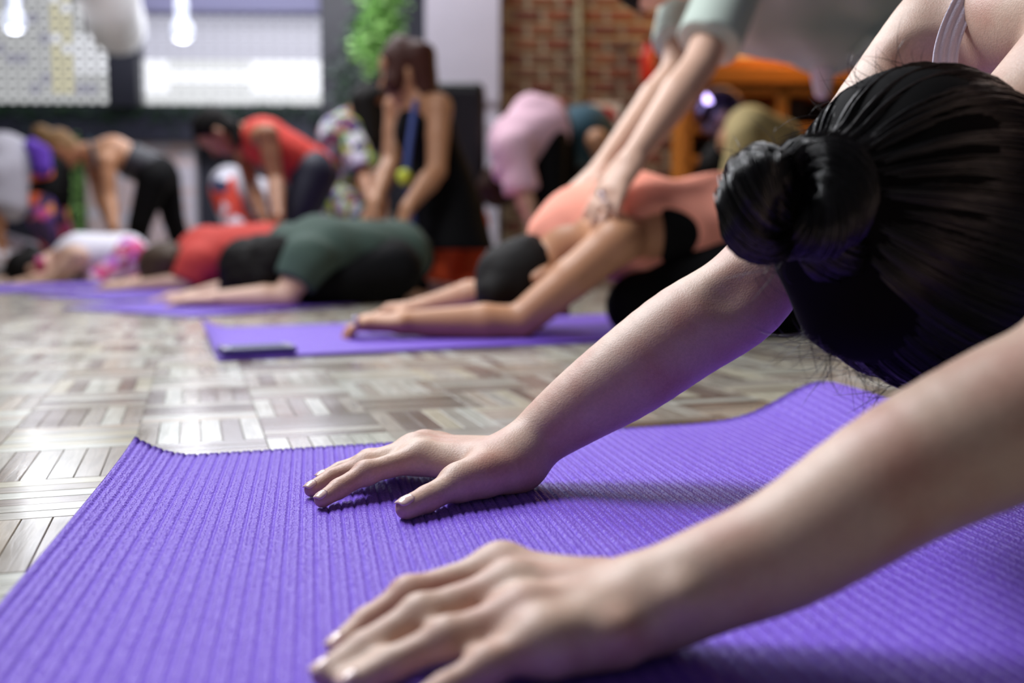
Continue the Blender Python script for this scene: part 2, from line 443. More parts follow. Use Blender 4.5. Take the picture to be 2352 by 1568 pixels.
for i in range(-40, 46):
    for j in range(-9, 66):
        cen = T0 + TH * ((i + 0.5) * TS) + TD * ((j + 0.5) * TS)
        if cen.y < 0.02 or cen.y > 8.6: continue
        px = cen.x / cen.y * FPX; shown = abs(px) < 1176 + 0.03 / cen.y * FPX and 0.5 < cen.y
        if abs(cen.x) > 0.53 * cen.y + 0.95: continue
        ori = (i + j) % 2 == 0
        for k in range(NF):
            o_ = (k + 0.5) * FW - TS / 2
            c = cen + (TH * o_ if ori else TD * o_)
            if cen.y < 1.6 and in_mat(c): continue
            cands.append((c.y, c, ori, shown))
cands.sort(key=lambda t: t[0])
ang = math.atan2(TH.y, TH.x)
SHOWN = [q for q in cands if q[3]][:300]
for (yy, c, ori, _s) in SHOWN:
    o = bpy.data.objects.new('parquet_finger', random.choice(tone_meshes)); COL.objects.link(o)
    o.parent = floor; o.location = (c.x, c.y, random.uniform(-0.00012, 0.00012)); o.rotation_euler = (0, 0, ang + (math.pi / 2 if ori else 0) + (math.pi if random.random() < 0.5 else 0))
near_set = {id(q) for q in SHOWN}
V = []; Fc = []; Cc = []; Uv = []
for q in cands:
    if id(q) in near_set: continue
    yy, c, ori, _s = q; n0 = len(V); col_ = jit(random.choice(TONES)); of = random.uniform(0, 50)
    U_ = TD if ori else TH; W_ = -TH if ori else TD
    for v in _vs:
        V.append(c + U_ * v[0] + W_ * v[1] + Vector((0, 0, v[2]))); Cc.append(col_); Uv.append((v[0] + of, v[1] + of * 0.37))
    Fc += [tuple(n0 + a for a in f) for f in _fs]
pf = mesh_obj('parquet_field', V, Fc, 'parquet', floor, smooth=False); set_tone_uv(pf.data, Cc, Uv); tag(pf, kind='stuff')

# ------------------------------------------------------------------ yoga mats
def mat_material():
    m, nt, b = nodes_of('mat_purple'); L = nt.links; N = nt.nodes
    tc = N.new('ShaderNodeTexCoord')
    n1 = N.new('ShaderNodeTexNoise'); n1.inputs['Scale'].default_value = 420; n1.inputs['Detail'].default_value = 2
    L.new(tc.outputs['Object'], n1.inputs['Vector'])
    mx = N.new('ShaderNodeMix'); mx.data_type = 'RGBA'; mx.inputs[6].default_value = lin((92, 48, 186)); mx.inputs[7].default_value = lin((126, 82, 220))
    L.new(n1.outputs['Fac'], mx.inputs[0]); L.new(mx.outputs[2], b.inputs['Base Color'])
    b.inputs['Roughness'].default_value = 0.5; b.inputs['Specular IOR Level'].default_value = 0.42; b.inputs['Sheen Weight'].default_value = 0.45; b.inputs['Sheen Roughness'].default_value = 0.5
    b.inputs['Sheen Tint'].default_value = lin((190, 170, 255))
    uv = N.new('ShaderNodeUVMap'); uv.uv_map = 'weave'
    mp = N.new('ShaderNodeMapping'); mp.inputs['Scale'].default_value = (620, 360, 1); L.new(uv.outputs[0], mp.inputs[0])
    v = N.new('ShaderNodeTexVoronoi'); v.inputs['Scale'].default_value = 1.0; v.inputs['Randomness'].default_value = 0.75; L.new(mp.outputs[0], v.inputs['Vector'])
    bp = N.new('ShaderNodeBump'); bp.inputs['Strength'].default_value = 0.7; bp.inputs['Distance'].default_value = 0.0012; bp.invert = True
    L.new(v.outputs['Distance'], bp.inputs['Height']); L.new(bp.outputs['Normal'], b.inputs['Normal'])
    MATS['mat_purple'] = m
mat_material()
def mat_z_front(s, t):
    z = 0.0
    z += 0.016 * max(0.0, 1 - s / 0.055) ** 2 * (0.75 + 0.5 * math.exp(-t / 0.10))     # curled front end
    z += 0.040 * math.exp(-((s - (0.74 + 0.10 * t)) / 0.075) ** 2) * (0.35 + 0.65 * math.exp(-(t / 0.20) ** 2))   # wave lifted off the floor
    z += 0.010 * math.exp(-((s - 0.95) / 0.09) ** 2) * (t / 0.6)
    return z
def ribs(s):
    q = (s / 0.0098) % 1.0
    return -0.0015 * math.exp(-((q - 0.5) / 0.11) ** 2) - 0.0005 * math.exp(-((q - 0.02) / 0.09) ** 2) - 0.0004 * math.exp(-((q - 0.98) / 0.09) ** 2)
def build_mat(origin, u, v, length, width, ns, ntt, zfun, ribbed, th, label):
    vs = []; fs = []; uvs = []
    for i in range(ns + 1):
        s = length * i / ns; rb = ribs(s) if ribbed else 0.0
        for j in range(ntt + 1):
            t = width * j / ntt
            vs.append(origin + u * s + v * t + Vector((0, 0, th + rb + zfun(s, t)))); uvs.append((s, t))
    n1 = ntt + 1; top = len(vs)
    for i in range(ns):
        for j in range(ntt): fs.append((i * n1 + j, i * n1 + j + 1, (i + 1) * n1 + j + 1, (i + 1) * n1 + j)[::-1])
    # underside: same sheet lowered by the thickness, coarse rim
    rim = [i * n1 for i in range(ns + 1)] + [ns * n1 + j for j in range(1, n1)] + [i * n1 + ntt for i in range(ns - 1, -1, -1)] + [j for j in range(ntt - 1, 0, -1)]
    base = {}
    for r_ in rim:
        p = vs[r_]; s, t = uvs[r_]; base[r_] = len(vs)
        vs.append(Vector((p.x, p.y, max(0.0005, zfun(s, t) + 0.0005)))); uvs.append((s, t))
    for a, b in zip(rim, rim[1:] + rim[:1]): fs.append((a, b, base[b], base[a]))
    o = mesh_obj('yoga_mat', vs, fs, 'mat_purple'); tag(o, label, 'yoga mat', 'purple yoga mats laid on the parquet')
    ul = o.data.uv_layers.new(name='weave'); li = np.zeros(len(o.data.loops), np.int32); o.data.loops.foreach_get('vertex_index', li)
    ul.data.foreach_set('uv', np.asarray(uvs, np.float32)[li].ravel())
    return o
build_mat(MAT_A, MAT_U, MAT_V, 1.73, 0.64, 2600, 30, mat_z_front, True, 0.006, 'ribbed purple yoga mat in the foreground under two spread hands')

# ------------------------------------------------------------------ foreground woman: reaching arms, hanging head with bun
fg = empty('person', (0.45, 0.72, 0.0), 'person in a lilac strap top in front, both palms pressed on the near purple mat', 'person')
MZ = 0.0062
def onmat(p, r):      # keep a joint from sinking into the mat
    q = Vector(p); q.z = max(q.z, MZ + r * 0.86); return q
fp = []      # primitives of the body
def chain(pts, rads, k=0.006, g=0, ax=None, s=1.0):
    for (a, ra), (b, rb) in zip(list(zip(pts, rads))[:-1], list(zip(pts, rads))[1:]):
        fp.append(Prim(a, b, ra, rb, k, g, ax, s))
def arm_chain(pts, rads, g, n=22):
    """limb through joints: centre line and radius both interpolated smoothly"""
    pts = [Vector(p) for p in pts]; m = len(pts); cs = []; rs = []
    for i in range(n):
        t = i / (n - 1) * (m - 1); j = min(int(t), m - 2); u = t - j; ix = [max(j - 1, 0), j, j + 1, min(j + 2, m - 1)]
        w_ = [0.5 * (-u + 2 * u * u - u ** 3), 0.5 * (2 - 5 * u * u + 3 * u ** 3), 0.5 * (u + 4 * u * u - 3 * u ** 3), 0.5 * (-u * u + u ** 3)]
        c = Vector((0, 0, 0)); r = 0.0
        for k_, q_ in zip(ix, w_): c += pts[k_] * q_; r += rads[k_] * q_
        cs.append(c); rs.append(r)
    chain(cs, rs, 0.0015, g)
NAILS = []
def finger(name, pts, rads, g, nail=True):
    pts = [onmat(p, r) for p, r in zip(pts, rads)]
    chain(pts, rads, 0.0035, g)
    # soft knuckle pads
    fp.append(Prim(pts[1], pts[1], rads[1] * 1.07, None, 0.006, g))
    if nail: NAILS.append((pts[-2], pts[-1], rads[-1]))
# --- far hand (right)
Q = FL
FW_ = Q(1190, 1058, 0.0285)                      # wrist
R_mcp = {'i': Q(968, 1050, 0.0305), 'm': Q(955, 1034, 0.0315), 'r': Q(975, 1026, 0.0305), 'l': Q(1010, 1030, 0.0270)}
finger('index', [R_mcp['i'], Q(840, 1086, 0.0245), Q(778, 1122, 0.0170), Q(740, 1147, 0.0125)], [0.0108, 0.0086, 0.0075, 0.0064], 'ri')
finger('middle', [R_mcp['m'], Q(836, 1068, 0.0245), Q(760, 1099, 0.0170), Q(716, 1123, 0.0125)], [0.0108, 0.0086, 0.0075, 0.0064], 'rm')
finger('ring', [R_mcp['r'], Q(848, 1056, 0.0230), Q(782, 1080, 0.0160), Q(741, 1097, 0.0120)], [0.0100, 0.0080, 0.0070, 0.0060], 'rr')
finger('little', [R_mcp['l'], Q(922, 1052, 0.0190), Q(882, 1064, 0.0145), Q(858, 1074, 0.0115)], [0.0090, 0.0072, 0.0063, 0.0054], 'rl', nail=False)
finger('thumb', [Q(1104, 1094, 0.0240), Q(1044, 1112, 0.0215), Q(982, 1145, 0.0165), Q(934, 1166, 0.0140)], [0.0140, 0.0112, 0.0098, 0.0086], 'rt')
for kx in 'imrl':
    fp.append(Prim(FW_ + Vector((-0.010, 0.005 * 'imrl'.index(kx) - 0.002, 0.0)), R_mcp[kx], 0.0165, 0.0118, 0.005, 'rp'))
    fp.append(Prim(R_mcp[kx], R_mcp[kx], 0.0118, None, 0.005, 'rp'))
fp.append(Prim(Q(1160, 1080, 0.0255), Q(1066, 1102, 0.023), 0.0175, 0.0128, 0.014, 'rp'))
fp.append(Prim(FW_, Q(1120, 1070, 0.027), 0.0215, 0.0165, 0.016, 'rp'))          # thenar
fp.append(Prim(Q(1130, 1062, 0.022), Q(1050, 1054, 0.021), 0.0155, 0.0130, 0.010, 'rp'))          # hypothenar
fp.append(Prim(Q(1056, 1072, 0.025), Q(1004, 1068, 0.026), 0.0115, 0.0095, 0.008, 'rp'))           # web
# --- far arm
FE = P(1692, 690, 0.815)                         # elbow
FSH = P(2172, 84, 0.875)                         # shoulder
arm_chain([FW_, P(1240, 1003, 0.800), P(1330, 935, 0.805), P(1440, 860, 0.810), P(1570, 766, 0.814), FE, P(1775, 598, 0.825), P(1880, 470, 0.842), P(1985, 330, 0.857), P(2090, 185, 0.868), FSH], [0.0222, 0.0240, 0.0300, 0.0362, 0.0392, 0.0386, 0.0362, 0.0388, 0.0428, 0.0450, 0.0480], 'ra', 40)
fp.append(Prim(Q(1232, 1030, 0.036), Q(1212, 1044, 0.034), 0.0095, 0.0085, 0.014, 'ra'))           # wrist bone
# --- near hand (left)
NW_ = Q(1500, 1385, 0.0300)
L_mcp = {'i': Q(1152, 1306, 0.0330), 'm': Q(1178, 1350, 0.0335), 'r': Q(1206, 1410, 0.0310), 'l': Q(1248, 1470, 0.0265)}
finger('index', [L_mcp['i'], Q(938, 1366, 0.0260), Q(842, 1430, 0.0175), Q(776, 1484, 0.0120)], [0.0106, 0.0084, 0.0073, 0.0062], 'li')
finger('middle', [L_mcp['m'], Q(966, 1412, 0.0270), Q(836, 1488, 0.0180), Q(744, 1546, 0.0122)], [0.0110, 0.0088, 0.0075, 0.0064], 'lm')
finger('ring', [L_mcp['r'], Q(1026, 1466, 0.0250), Q(898, 1526, 0.0170), Q(806, 1572, 0.0120)], [0.0106, 0.0086, 0.0073, 0.0062], 'lr')
finger('little', [L_mcp['l'], Q(1120, 1528, 0.0205), Q(1022, 1582, 0.0150), Q(950, 1622, 0.0112)], [0.0094, 0.0076, 0.0066, 0.0056], 'll', nail=False)
finger('thumb', [Q(1392, 1345, 0.026), Q(1300, 1345, 0.020), Q(1225, 1352, 0.017), Q(1160, 1362, 0.014)], [0.0140, 0.0102, 0.0088, 0.0076], 'lt', nail=False)
for q_, kx in enumerate('imrl'):
    a = NW_ + Vector((-0.012, 0.010 - 0.007 * q_, 0.0))
    fp.append(Prim(a, L_mcp[kx], 0.0152, 0.0104, 0.008, 'lp'))
    fp.append(Prim(L_mcp[kx] + Vector((0, 0, 0.0008)), L_mcp[kx] + Vector((0, 0, 0.0008)), 0.0112, None, 0.006, 'lp'))
    fp.append(Prim(a.lerp(L_mcp[kx], 0.35) + Vector((0, 0, -0.005)), a.lerp(L_mcp[kx], 0.9) + Vector((0, 0, -0.006)), 0.0140, 0.0125, 0.010, 'lp'))
fp.append(Prim(Q(1424, 1462, 0.022), Q(1330, 1478, 0.020), 0.0140, 0.0115, 0.008, 'lp'))
fp.append(Prim(Q(1420, 1446, 0.030), Q(1408, 1452, 0.029), 0.0062, None, 0.010, 'lp'))
fp.append(Prim(Q(1400, 1370, 0.027), Q(1290, 1358, 0.024), 0.0135, 0.0100, 0.010, 'lp'))
# --- near arm
NE = P(2470, 905, 0.462)
NSH = Vector((0.455, 0.545, 0.365))
arm_chain([NW_, P(1630, 1330, 0.4685), P(1815, 1252, 0.470), P(2070, 1090, 0.469), P(2330, 962, 0.466), NE], [0.0245, 0.0256, 0.0288, 0.0335, 0.0372, 0.0375], 'la')
fp.append(Prim(P(1566, 1372, 0.447), P(1556, 1377, 0.447), 0.0070, None, 0.012, 'la'))           # ulna head
fp.append(Prim(P(1500, 1412, 0.449), P(1494, 1415, 0.449), 0.0050, None, 0.010, 'la'))
chain([NE, NE.lerp(NSH, 0.3), NE.lerp(NSH, 0.7), NSH], [0.036, 0.036, 0.043, 0.048], 0.006, 'la')
# --- torso beyond the frame
MID = (FSH + NSH) * 0.5
NB = MID + Vector((0.02, 0.0, 0.015))
AXB = Vector((0.95, 0.24, 0)).normalized(); LAT = Vector((-0.24, 0.95, 0)).normalized()
CH = MID + AXB * 0.14 + Vector((0, 0, -0.01)); PEL = MID + AXB * 0.50 + Vector((0, 0, 0.06))
fp.append(Prim(FSH + AXB * 0.02, NSH + AXB * 0.02, 0.050, None, 0.05, 't'))
fp.append(Prim(CH, CH + AXB * 0.14, 0.092, 0.086, 0.05, 't', LAT, 1.5))
fp.append(Prim(CH + AXB * 0.14, CH + AXB * 0.2, 0.086, 0.088, 0.05, 't', LAT, 1.5))
HD = P(2142, 528, 0.68)
CRN = (P(1805, 440, 0.60) - HD).normalized()           # crown direction, where the bun sits
FACE = Vector((0.12, -0.10, -1.0)); FACE = (FACE - CRN * FACE.dot(CRN)).normalized(); EAR = CRN.cross(FACE).normalized()
HA, HB, HC = 0.108, 0.096, 0.078
fp.append(Prim(HD + CRN * 0.022 - FACE * 0.004, HD - CRN * 0.03, 0.068, 0.066, 0.03, 'h', FACE, 1.22))
fp.append(Prim(HD - CRN * 0.04 + FACE * 0.02, HD - CRN * 0.085 + FACE * 0.045, 0.058, 0.034, 0.03, 'h'))     # jaw
fp.append(Prim(HD + FACE * 0.086 - CRN * 0.02, HD + FACE * 0.102 - CRN * 0.038, 0.009, 0.013, 0.012, 'h'))   # nose
fp.append(Prim(HD + FACE * 0.088 - CRN * 0.066 + EAR * 0.014, HD + FACE * 0.088 - CRN * 0.066 - EAR * 0.014, 0.008, None, 0.006, 'h'))
for sgn in (1, -1):
    fp.append(Prim(HD + EAR * 0.074 * sgn - CRN * 0.012 - FACE * 0.01, HD + EAR * 0.078 * sgn - CRN * 0.045 - FACE * 0.012, 0.014, 0.010, 0.008, 'h'))
    e_ = HD + FACE * 0.096 - CRN * 0.012 + EAR * 0.03 * sgn; fp.append(Prim(e_, e_, 0.016, None, 0.012, 'h', sub=True))
fp.append(Prim(HD - CRN * 0.06 - FACE * 0.03, NB + Vector((0.02, 0, -0.01)), 0.052, 0.058, 0.04, 'h'))       # neck
# hollows: elbow crease, armpit
q = P(1672, 672, 0.773); fp.append(Prim(q + Vector((0, -0.002, 0)), q + Vector((0.008, -0.002, 0.008)), 0.0045, 0.004, 0.026, 's', sub=True))
q = P(2112, 132, 0.822); fp.append(Prim(q, q + Vector((-0.012, 0, 0.010)), 0.013, 0.007, 0.022, 's', sub=True))
q = P(2150, 165, 0.828); fp.append(Prim(q, q + Vector((0.01, 0, -0.02)), 0.016, 0.010, 0.02, 's', sub=True))
implicit('body', fp, 0.0022, 'skin_fair', fg, gk=0.013, smooth_it=2, ground=0.0055)
# fingernails
def nail(p0, p1, r, parent):
    d = (p1 - p0).normalized(); up = Vector((0, 0, 1)); up = (up - d * up.dot(d)).normalized(); sd = d.cross(up)
    vs = []; fs = []; nu, nv = 7, 6
    for i in range(nu):
        u_ = i / (nu - 1); wd = 0.80 * (1 - 0.35 * abs(2 * u_ - 1) ** 3)
        for j in range(nv):
            a = (j / (nv - 1) - 0.5) * 2 * wd
            rr = r * 1.035 - r * 0.10 * u_ ** 2
            vs.append(p1 + d * (r * (-0.55 + 1.45 * u_)) + (up * math.cos(a) + sd * math.sin(a)) * rr - up * r * 0.16 * max(0, u_ - 0.5) * 2)
    n0 = len(vs)
    for v in list(vs): vs.append(v - up * 0.0009)
    for i in range(nu - 1):
        for j in range(nv - 1):
            k = i * nv + j; fs.append((k, k + 1, k + nv + 1, k + nv)); fs.append((n0 + k, n0 + k + nv, n0 + k + nv + 1, n0 + k + 1))
    for i in range(nu - 1):
        for j in (0, nv - 1):
            k = i * nv + j; fs.append((k, k + nv, n0 + k + nv, n0 + k))
    for j in range(nv - 1):
        for i in (0, nu - 1):
            k = i * nv + j; fs.append((k, k + 1, n0 + k + 1, n0 + k))
    return mesh_obj('fingernail', vs, fs, 'nail', parent)
for (a, b, r) in NAILS: nail(a, b, r, fg)
# small gold earring below the hair
mk('gold', (226, 170, 80), 0.2, 0.03, 30, metal=1.0)
bm = bmesh.new(); bmesh.ops.create_icosphere(bm, subdivisions=2, radius=0.0035); bmesh.ops.translate(bm, vec=P(1829, 692, 0.640), verts=bm.verts); bm_obj('earring', bm, 'gold', fg, smooth=True)
# top and straps
tp = [Prim(CH + AXB * 0.05, CH + AXB * 0.14, 0.096, 0.092, 0.04, 't', LAT, 1.5, cuts=((CH + AXB * 0.06, -AXB),)), Prim(CH + AXB * 0.14, PEL - AXB * 0.06, 0.092, 0.105, 0.04, 't', LAT, 1.5)]
lg = [Prim(PEL - AXB * 0.05, PEL, 0.100, 0.112, 0.05, 't', LAT, 1.5)]
for sgn in (1, -1):
    hp = PEL + LAT * 0.09 * sgn; kn = hp + AXB * 0.10 + Vector((0, 0, -0.34)); kn.z = 0.075; ft = kn + AXB * 0.36; ft.z = 0.050
    lg += [Prim(hp, kn, 0.088, 0.062, 0.04, 't'), Prim(kn, ft, 0.060, 0.038, 0.03, 't'), Prim(ft, ft + AXB * 0.16, 0.034, 0.026, 0.02, 't')]
implicit('leggings', lg, 0.010, 'black_knit', fg, ground=0.007)
implicit('tank_top', tp, 0.008, 'strap_lilac', fg)
def ribbon(name, pts, wd, th, normal, mat, parent, cord=0):
    """flat strap with rounded ridges following a path"""
    pts = [Vector(p) for p in pts]; n = len(pts); vs = []; fs = []; m = 13
    for i, p in enumerate(pts):
        d = (pts[min(i + 1, n - 1)] - pts[max(i - 1, 0)]).normalized(); nn = Vector(normal[i] if isinstance(normal, list) else normal)
        nn = (nn - d * nn.dot(d)).normalized(); sd = d.cross(nn)
        ring = []
        for j in range(m):
            x = (j / (m - 1) - 0.5); e = math.sqrt(max(0, 1 - (2 * x) ** 2 * 0.9)) if not cord else (0.55 + 0.45 * abs(math.sin(x * math.pi * cord)))
            ring.append(p + sd * x * wd + nn * th * e)
        for j in range(m): ring.append(p + sd * (0.5 - j / (m - 1)) * wd - nn * th)
        vs += ring
    k = 2 * m
    for i in range(n - 1):
        for j in range(k): fs.append((i * k + j, i * k + (j + 1) % k, (i + 1) * k + (j + 1) % k, (i + 1) * k + j))
    fs.append(tuple(range(k))[::-1]); fs.append(tuple(range((n - 1) * k, n * k)))
    return mesh_obj(name, vs, fs, mat, parent)
def spline(pts, n):
    pts = [Vector(p) for p in pts]; out = []
    for i in range(n):
        t = i / (n - 1) * (len(pts) - 1); j = min(int(t), len(pts) - 2); u = t - j
        p0 = pts[max(j - 1, 0)]; p1 = pts[j]; p2 = pts[j + 1]; p3 = pts[min(j + 2, len(pts) - 1)]
        out.append(0.5 * ((2 * p1) + (p2 - p0) * u + (2 * p0 - 5 * p1 + 4 * p2 - p3) * u * u + (3 * p1 - p0 - 3 * p2 + p3) * u ** 3))
    return out
STRAP = spline([P(2250, -60, 0.83), P(2218, 0, 0.817), P(2190, 60, 0.809), P(2174, 115, 0.806), P(2170, 165, 0.806), P(2172, 215, 0.815)], 26)
ribbon('strap', STRAP, 0.0185, 0.0022, (-0.25, -1.0, 0.15), 'strap_lilac', fg, cord=3)
# hair ---------------------------------------------------------------
BUNC = P(1800, 442, 0.60)
hc = [Prim(HD + CRN * 0.030 - FACE * 0.004, HD - CRN * 0.03, 0.0790, 0.077, 0.03, 'h', FACE, 1.25, cuts=((HD + FACE * 0.055 - CRN * 0.03, FACE - CRN * 0.9),)),
      Prim(HD + CRN * 0.08, BUNC - CRN * 0.02, 0.034, 0.022, 0.03, 'h'),
      Prim(P(1752, 455, 0.598), P(1762, 505, 0.598), 0.023, 0.021, 0.012, 'h'), Prim(P(1880, 440, 0.61), P(1895, 520, 0.615), 0.021, 0.025, 0.02, 'h'),
      Prim(P(1880, 600, 0.63), P(1950, 700, 0.635), 0.022, 0.030, 0.03, 'h')]
hair = implicit('hair', hc, 0.003, 'hair_under', fg, gk=0.01)
def strands_mesh(name, paths, rad, parent, mat='hair_black', sides=3, kind=True):
    """paths: (n, m, 3) polylines -> thin tubes joined into one mesh"""
    A = np.asarray(paths, float); n, m, _ = A.shape
    T = np.gradient(A, axis=1); T /= np.linalg.norm(T, axis=2, keepdims=True) + 1e-12
    ref = np.array([0.31, 0.77, 0.55]); S = np.cross(T, ref); S /= np.linalg.norm(S, axis=2, keepdims=True) + 1e-12; B = np.cross(T, S)
    R = np.asarray(rad).reshape(-1, 1, 1) * (1.0 - 0.75 * np.abs(np.linspace(-0.2, 1, m)) ** 3)[None, :, None]
    rings = [A + R * (math.cos(2 * math.pi * k / sides) * S + math.sin(2 * math.pi * k / sides) * B) for k in range(sides)]
    Vv = np.stack(rings, 2).reshape(-1, 3)
    i = np.arange(n)[:, None, None] * (m * sides) + np.arange(m - 1)[None, :, None] * sides
    k = np.arange(sides)[None, None, :]; k2 = (k + 1) % sides
    Q = np.stack([i + k, i + k2, i + sides + k2, i + sides + k], -1).reshape(-1, 4)
    o = mesh_obj(name, Vv, Q, mat, parent)
    if kind: o['kind'] = 'stuff'
    return o
def npv(v): return np.array(v, float)
c_, f_, e_ = npv(CRN), npv(FACE), npv(EAR); hd_ = npv(HD)
RA, RB, RC = 0.1120, 0.1060, 0.0840     # outer hair ellipsoid: crown, face, ear semi-axes
def ell(u):   # unit dirs (..,3) in (crown, face, ear) frame -> world
    return hd_ + u[..., :1] * RA * c_ + u[..., 1:2] * RB * f_ + u[..., 2:] * RC * e_
N = 9000; paths = []; rad = []
U = rng.normal(size=(N * 2, 3)); U /= np.linalg.norm(U, axis=1, keepdims=True)
U = U[(U[:, 1] < 0.86) & (U[:, 0] > -0.85) & (U[:, 0] < 0.93)][:N]
bdir = np.array([1.0, -0.03, 0.0]); bdir /= np.linalg.norm(bdir); m = 16
om = np.arccos(np.clip(U @ bdir, -1, 1))[:, None, None]; tt = np.linspace(0, 0.94, m)[None, :, None]
SL = (np.sin((1 - tt) * om) * U[:, None, :] + np.sin(tt * om) * bdir) / np.sin(om)
az = np.arctan2(U[:, 2], U[:, 1]); clump = 0.0022 * np.sin(az * 23 + 2 * np.sin(az * 7)) + 0.0013 * np.sin(az * 61 + 3 * np.sin(az * 11))
lift = (0.0005 + clump[:, None] * np.sin(tt[:, :, 0] * 3.0) + rng.uniform(-0.0004, 0.0020, (len(U), 1)) * (0.4 + 0.6 * np.sin(tt[:, :, 0] * 3)))
W = ell(SL); nrm = W - hd_; nrm /= np.linalg.norm(nrm, axis=2, keepdims=True)
W = W + nrm * lift[..., None]
pull = np.clip((tt - 0.80) / 0.14, 0, 1) * 0.018
W = W + pull * c_
strands_mesh('hair_strands', W, rng.uniform(0.00028, 0.00055, len(U)), hair)
# bun: two lobes of wound strands
def lobe(center, axis, across, rx, rmin, n, turns, ph, seed):
    """ring of strands wound around 'axis' with twist"""
    r = np.random.default_rng(seed); ax = npv(Vector(axis).normalized()); ac = npv(Vector(across)); ac = ac - ax * (ac @ ax); ac /= np.linalg.norm(ac); th3 = np.cross(ax, ac)
    m = 26; tt = np.linspace(0, 1, m)[None, :]
    t0 = r.uniform(-0.3, 0.3, (n, 1)); th = ph + t0 + tt * turns * 2 * math.pi
    pa = r.uniform(0, 2 * math.pi, (n, 1)) + 1.1 * tt * 2 * math.pi * turns
    p0_ = pa[:, :1]; rr = rmin * np.sqrt(r.uniform(0.5, 1.0, (n, 1))) * (1 + 0.14 * np.sin(p0_ * 7 + 1.5 * np.sin(p0_ * 3)) + 0.05 * np.sin(pa * 3 + 4 * t0))
    R = rx + rr * np.cos(pa)
    return npv(center) + (R * np.cos(th))[..., None] * ac + (R * np.sin(th))[..., None] * th3 + (rr * np.sin(pa))[..., None] * ax
bunp = [lobe(P(1752, 472, 0.590), Vector((0.55, -0.5, 0.05)), Vector((0, 0, 1)), 0.0175, 0.0165, 1100, 0.95, 0.4, 1),
        lobe(P(1748, 455, 0.600), Vector((0.9, -0.25, 0.2)), Vector((0, 0, 1)), 0.014, 0.0175, 500, 0.9, 1.2, 2),
        lobe(P(1876, 455, 0.592), CRN, Vector((0, 0, 1)), 0.0210, 0.0165, 1300, 0.95, 0.2, 3),
        lobe(P(1890, 520, 0.605), Vector((0.8, -0.3, 0.45)), Vector((0, 0, 1)), 0.018, 0.018, 600, 0.9, 2.0, 4)]
bun = np.concatenate(bunp)
strands_mesh('hair_bun', bun, rng.uniform(0.0003, 0.0006, len(bun)), hair)
# loose flyaway hairs
fly = []
def flyaway(p0, d0, length, curl, n=16):
    p = npv(p0); d = npv(Vector(d0).normalized()); out = [p.copy()]; cv = rng.normal(size=3) * curl
    for i in range(n - 1):
        d = d + cv / n + rng.normal(size=3) * 0.04; d /= np.linalg.norm(d); p = p + d * length / n; out.append(p.copy())
    fly.append(out)
for i in range(70):     # under the head
    t = random.random(); flyaway(P(1845 + 225 * t, 765 + 125 * t + random.uniform(-10, 8), 0.615 + 0.03 * t), (-0.7 + random.uniform(-.5, .9), random.uniform(-.2, .2), -0.35 + random.uniform(-.3, .2)), random.uniform(0.015, 0.05), 1.6)
for i in range(60):     # over the bun
    t = random.random(); flyaway(P(1690 + 230 * t, 372 + random.uniform(-15, 25), 0.6), (random.uniform(-.9, .5), random.uniform(-.3, .3), 0.8), random.uniform(0.01, 0.04), 1.8)
for i in range(45):     # along the parting against the arm
    t = random.random(); flyaway(P(1905 + 230 * t, 300 - 130 * t ** 0.6, 0.66), (-0.9 + random.uniform(-.3, .4), 0, 0.35 + random.uniform(-.3, .4)), random.uniform(0.015, 0.05), 1.3)
for i in range(16):
    flyaway(P(1740 + random.uniform(-20, 80), 590 + random.uniform(-10, 20), 0.6), (random.uniform(-.6, .3), 0, -0.8), random.uniform(0.01, 0.04), 3.0)
strands_mesh('loose_hairs', np.array(fly), rng.uniform(0.00014, 0.00026, len(fly)), hair)

# ------------------------------------------------------------------ room shell
mk('wall_dark', (34, 35, 50), 0.7, 0.15, 3)
mk('wall_plain', (84, 82, 86), 0.8, 0.08, 3)
mk('ceiling_grey', (92, 92, 112), 0.8, 0.08, 2)
mk('beam_grey', (124, 124, 158), 0.7, 0.08, 4)
mk('frame_dark', (26, 28, 42), 0.5, 0.15, 5)
mk('mortar', (186, 172, 142), 0.9, 0.12, 14)
mk('white_paint', (214, 210, 224), 0.8, 0.06, 8)
mk('white_brick', (220, 216, 230), 0.8, 0.08, 8)
mk('pale_brick', (222, 200, 202), 0.85, 0.10, 8)
for i, c in enumerate([(120, 60, 42), (134, 70, 44), (106, 54, 42), (132, 82, 56), (112, 76, 58)]): mk('red_brick_%d' % i, c, 0.85, 0.2, 18)
BY = 9.2
def shell(name, c, s, mat):
    o = bm_obj(name, box_bm(c, s), mat); return tag(o, kind='structure')
wall_back = shell('wall_back', (-0.15, BY + 0.1, 1.8), (10.1, 0.2, 3.6), 'wall_dark')
shell('wall_left', (-5.3, 4.5, 1.8), (0.2, 10.4, 3.6), 'wall_plain')
shell('wall_right', (5.0, 4.5, 1.8), (0.2, 10.4, 3.6), 'wall_plain')
shell('wall_front', (-0.15, -0.8, 1.8), (10.1, 0.2, 3.6), 'wall_plain')
shell('ceiling', (-0.15, 4.5, 3.7), (10.5, 10.8, 0.2), 'ceiling_grey')

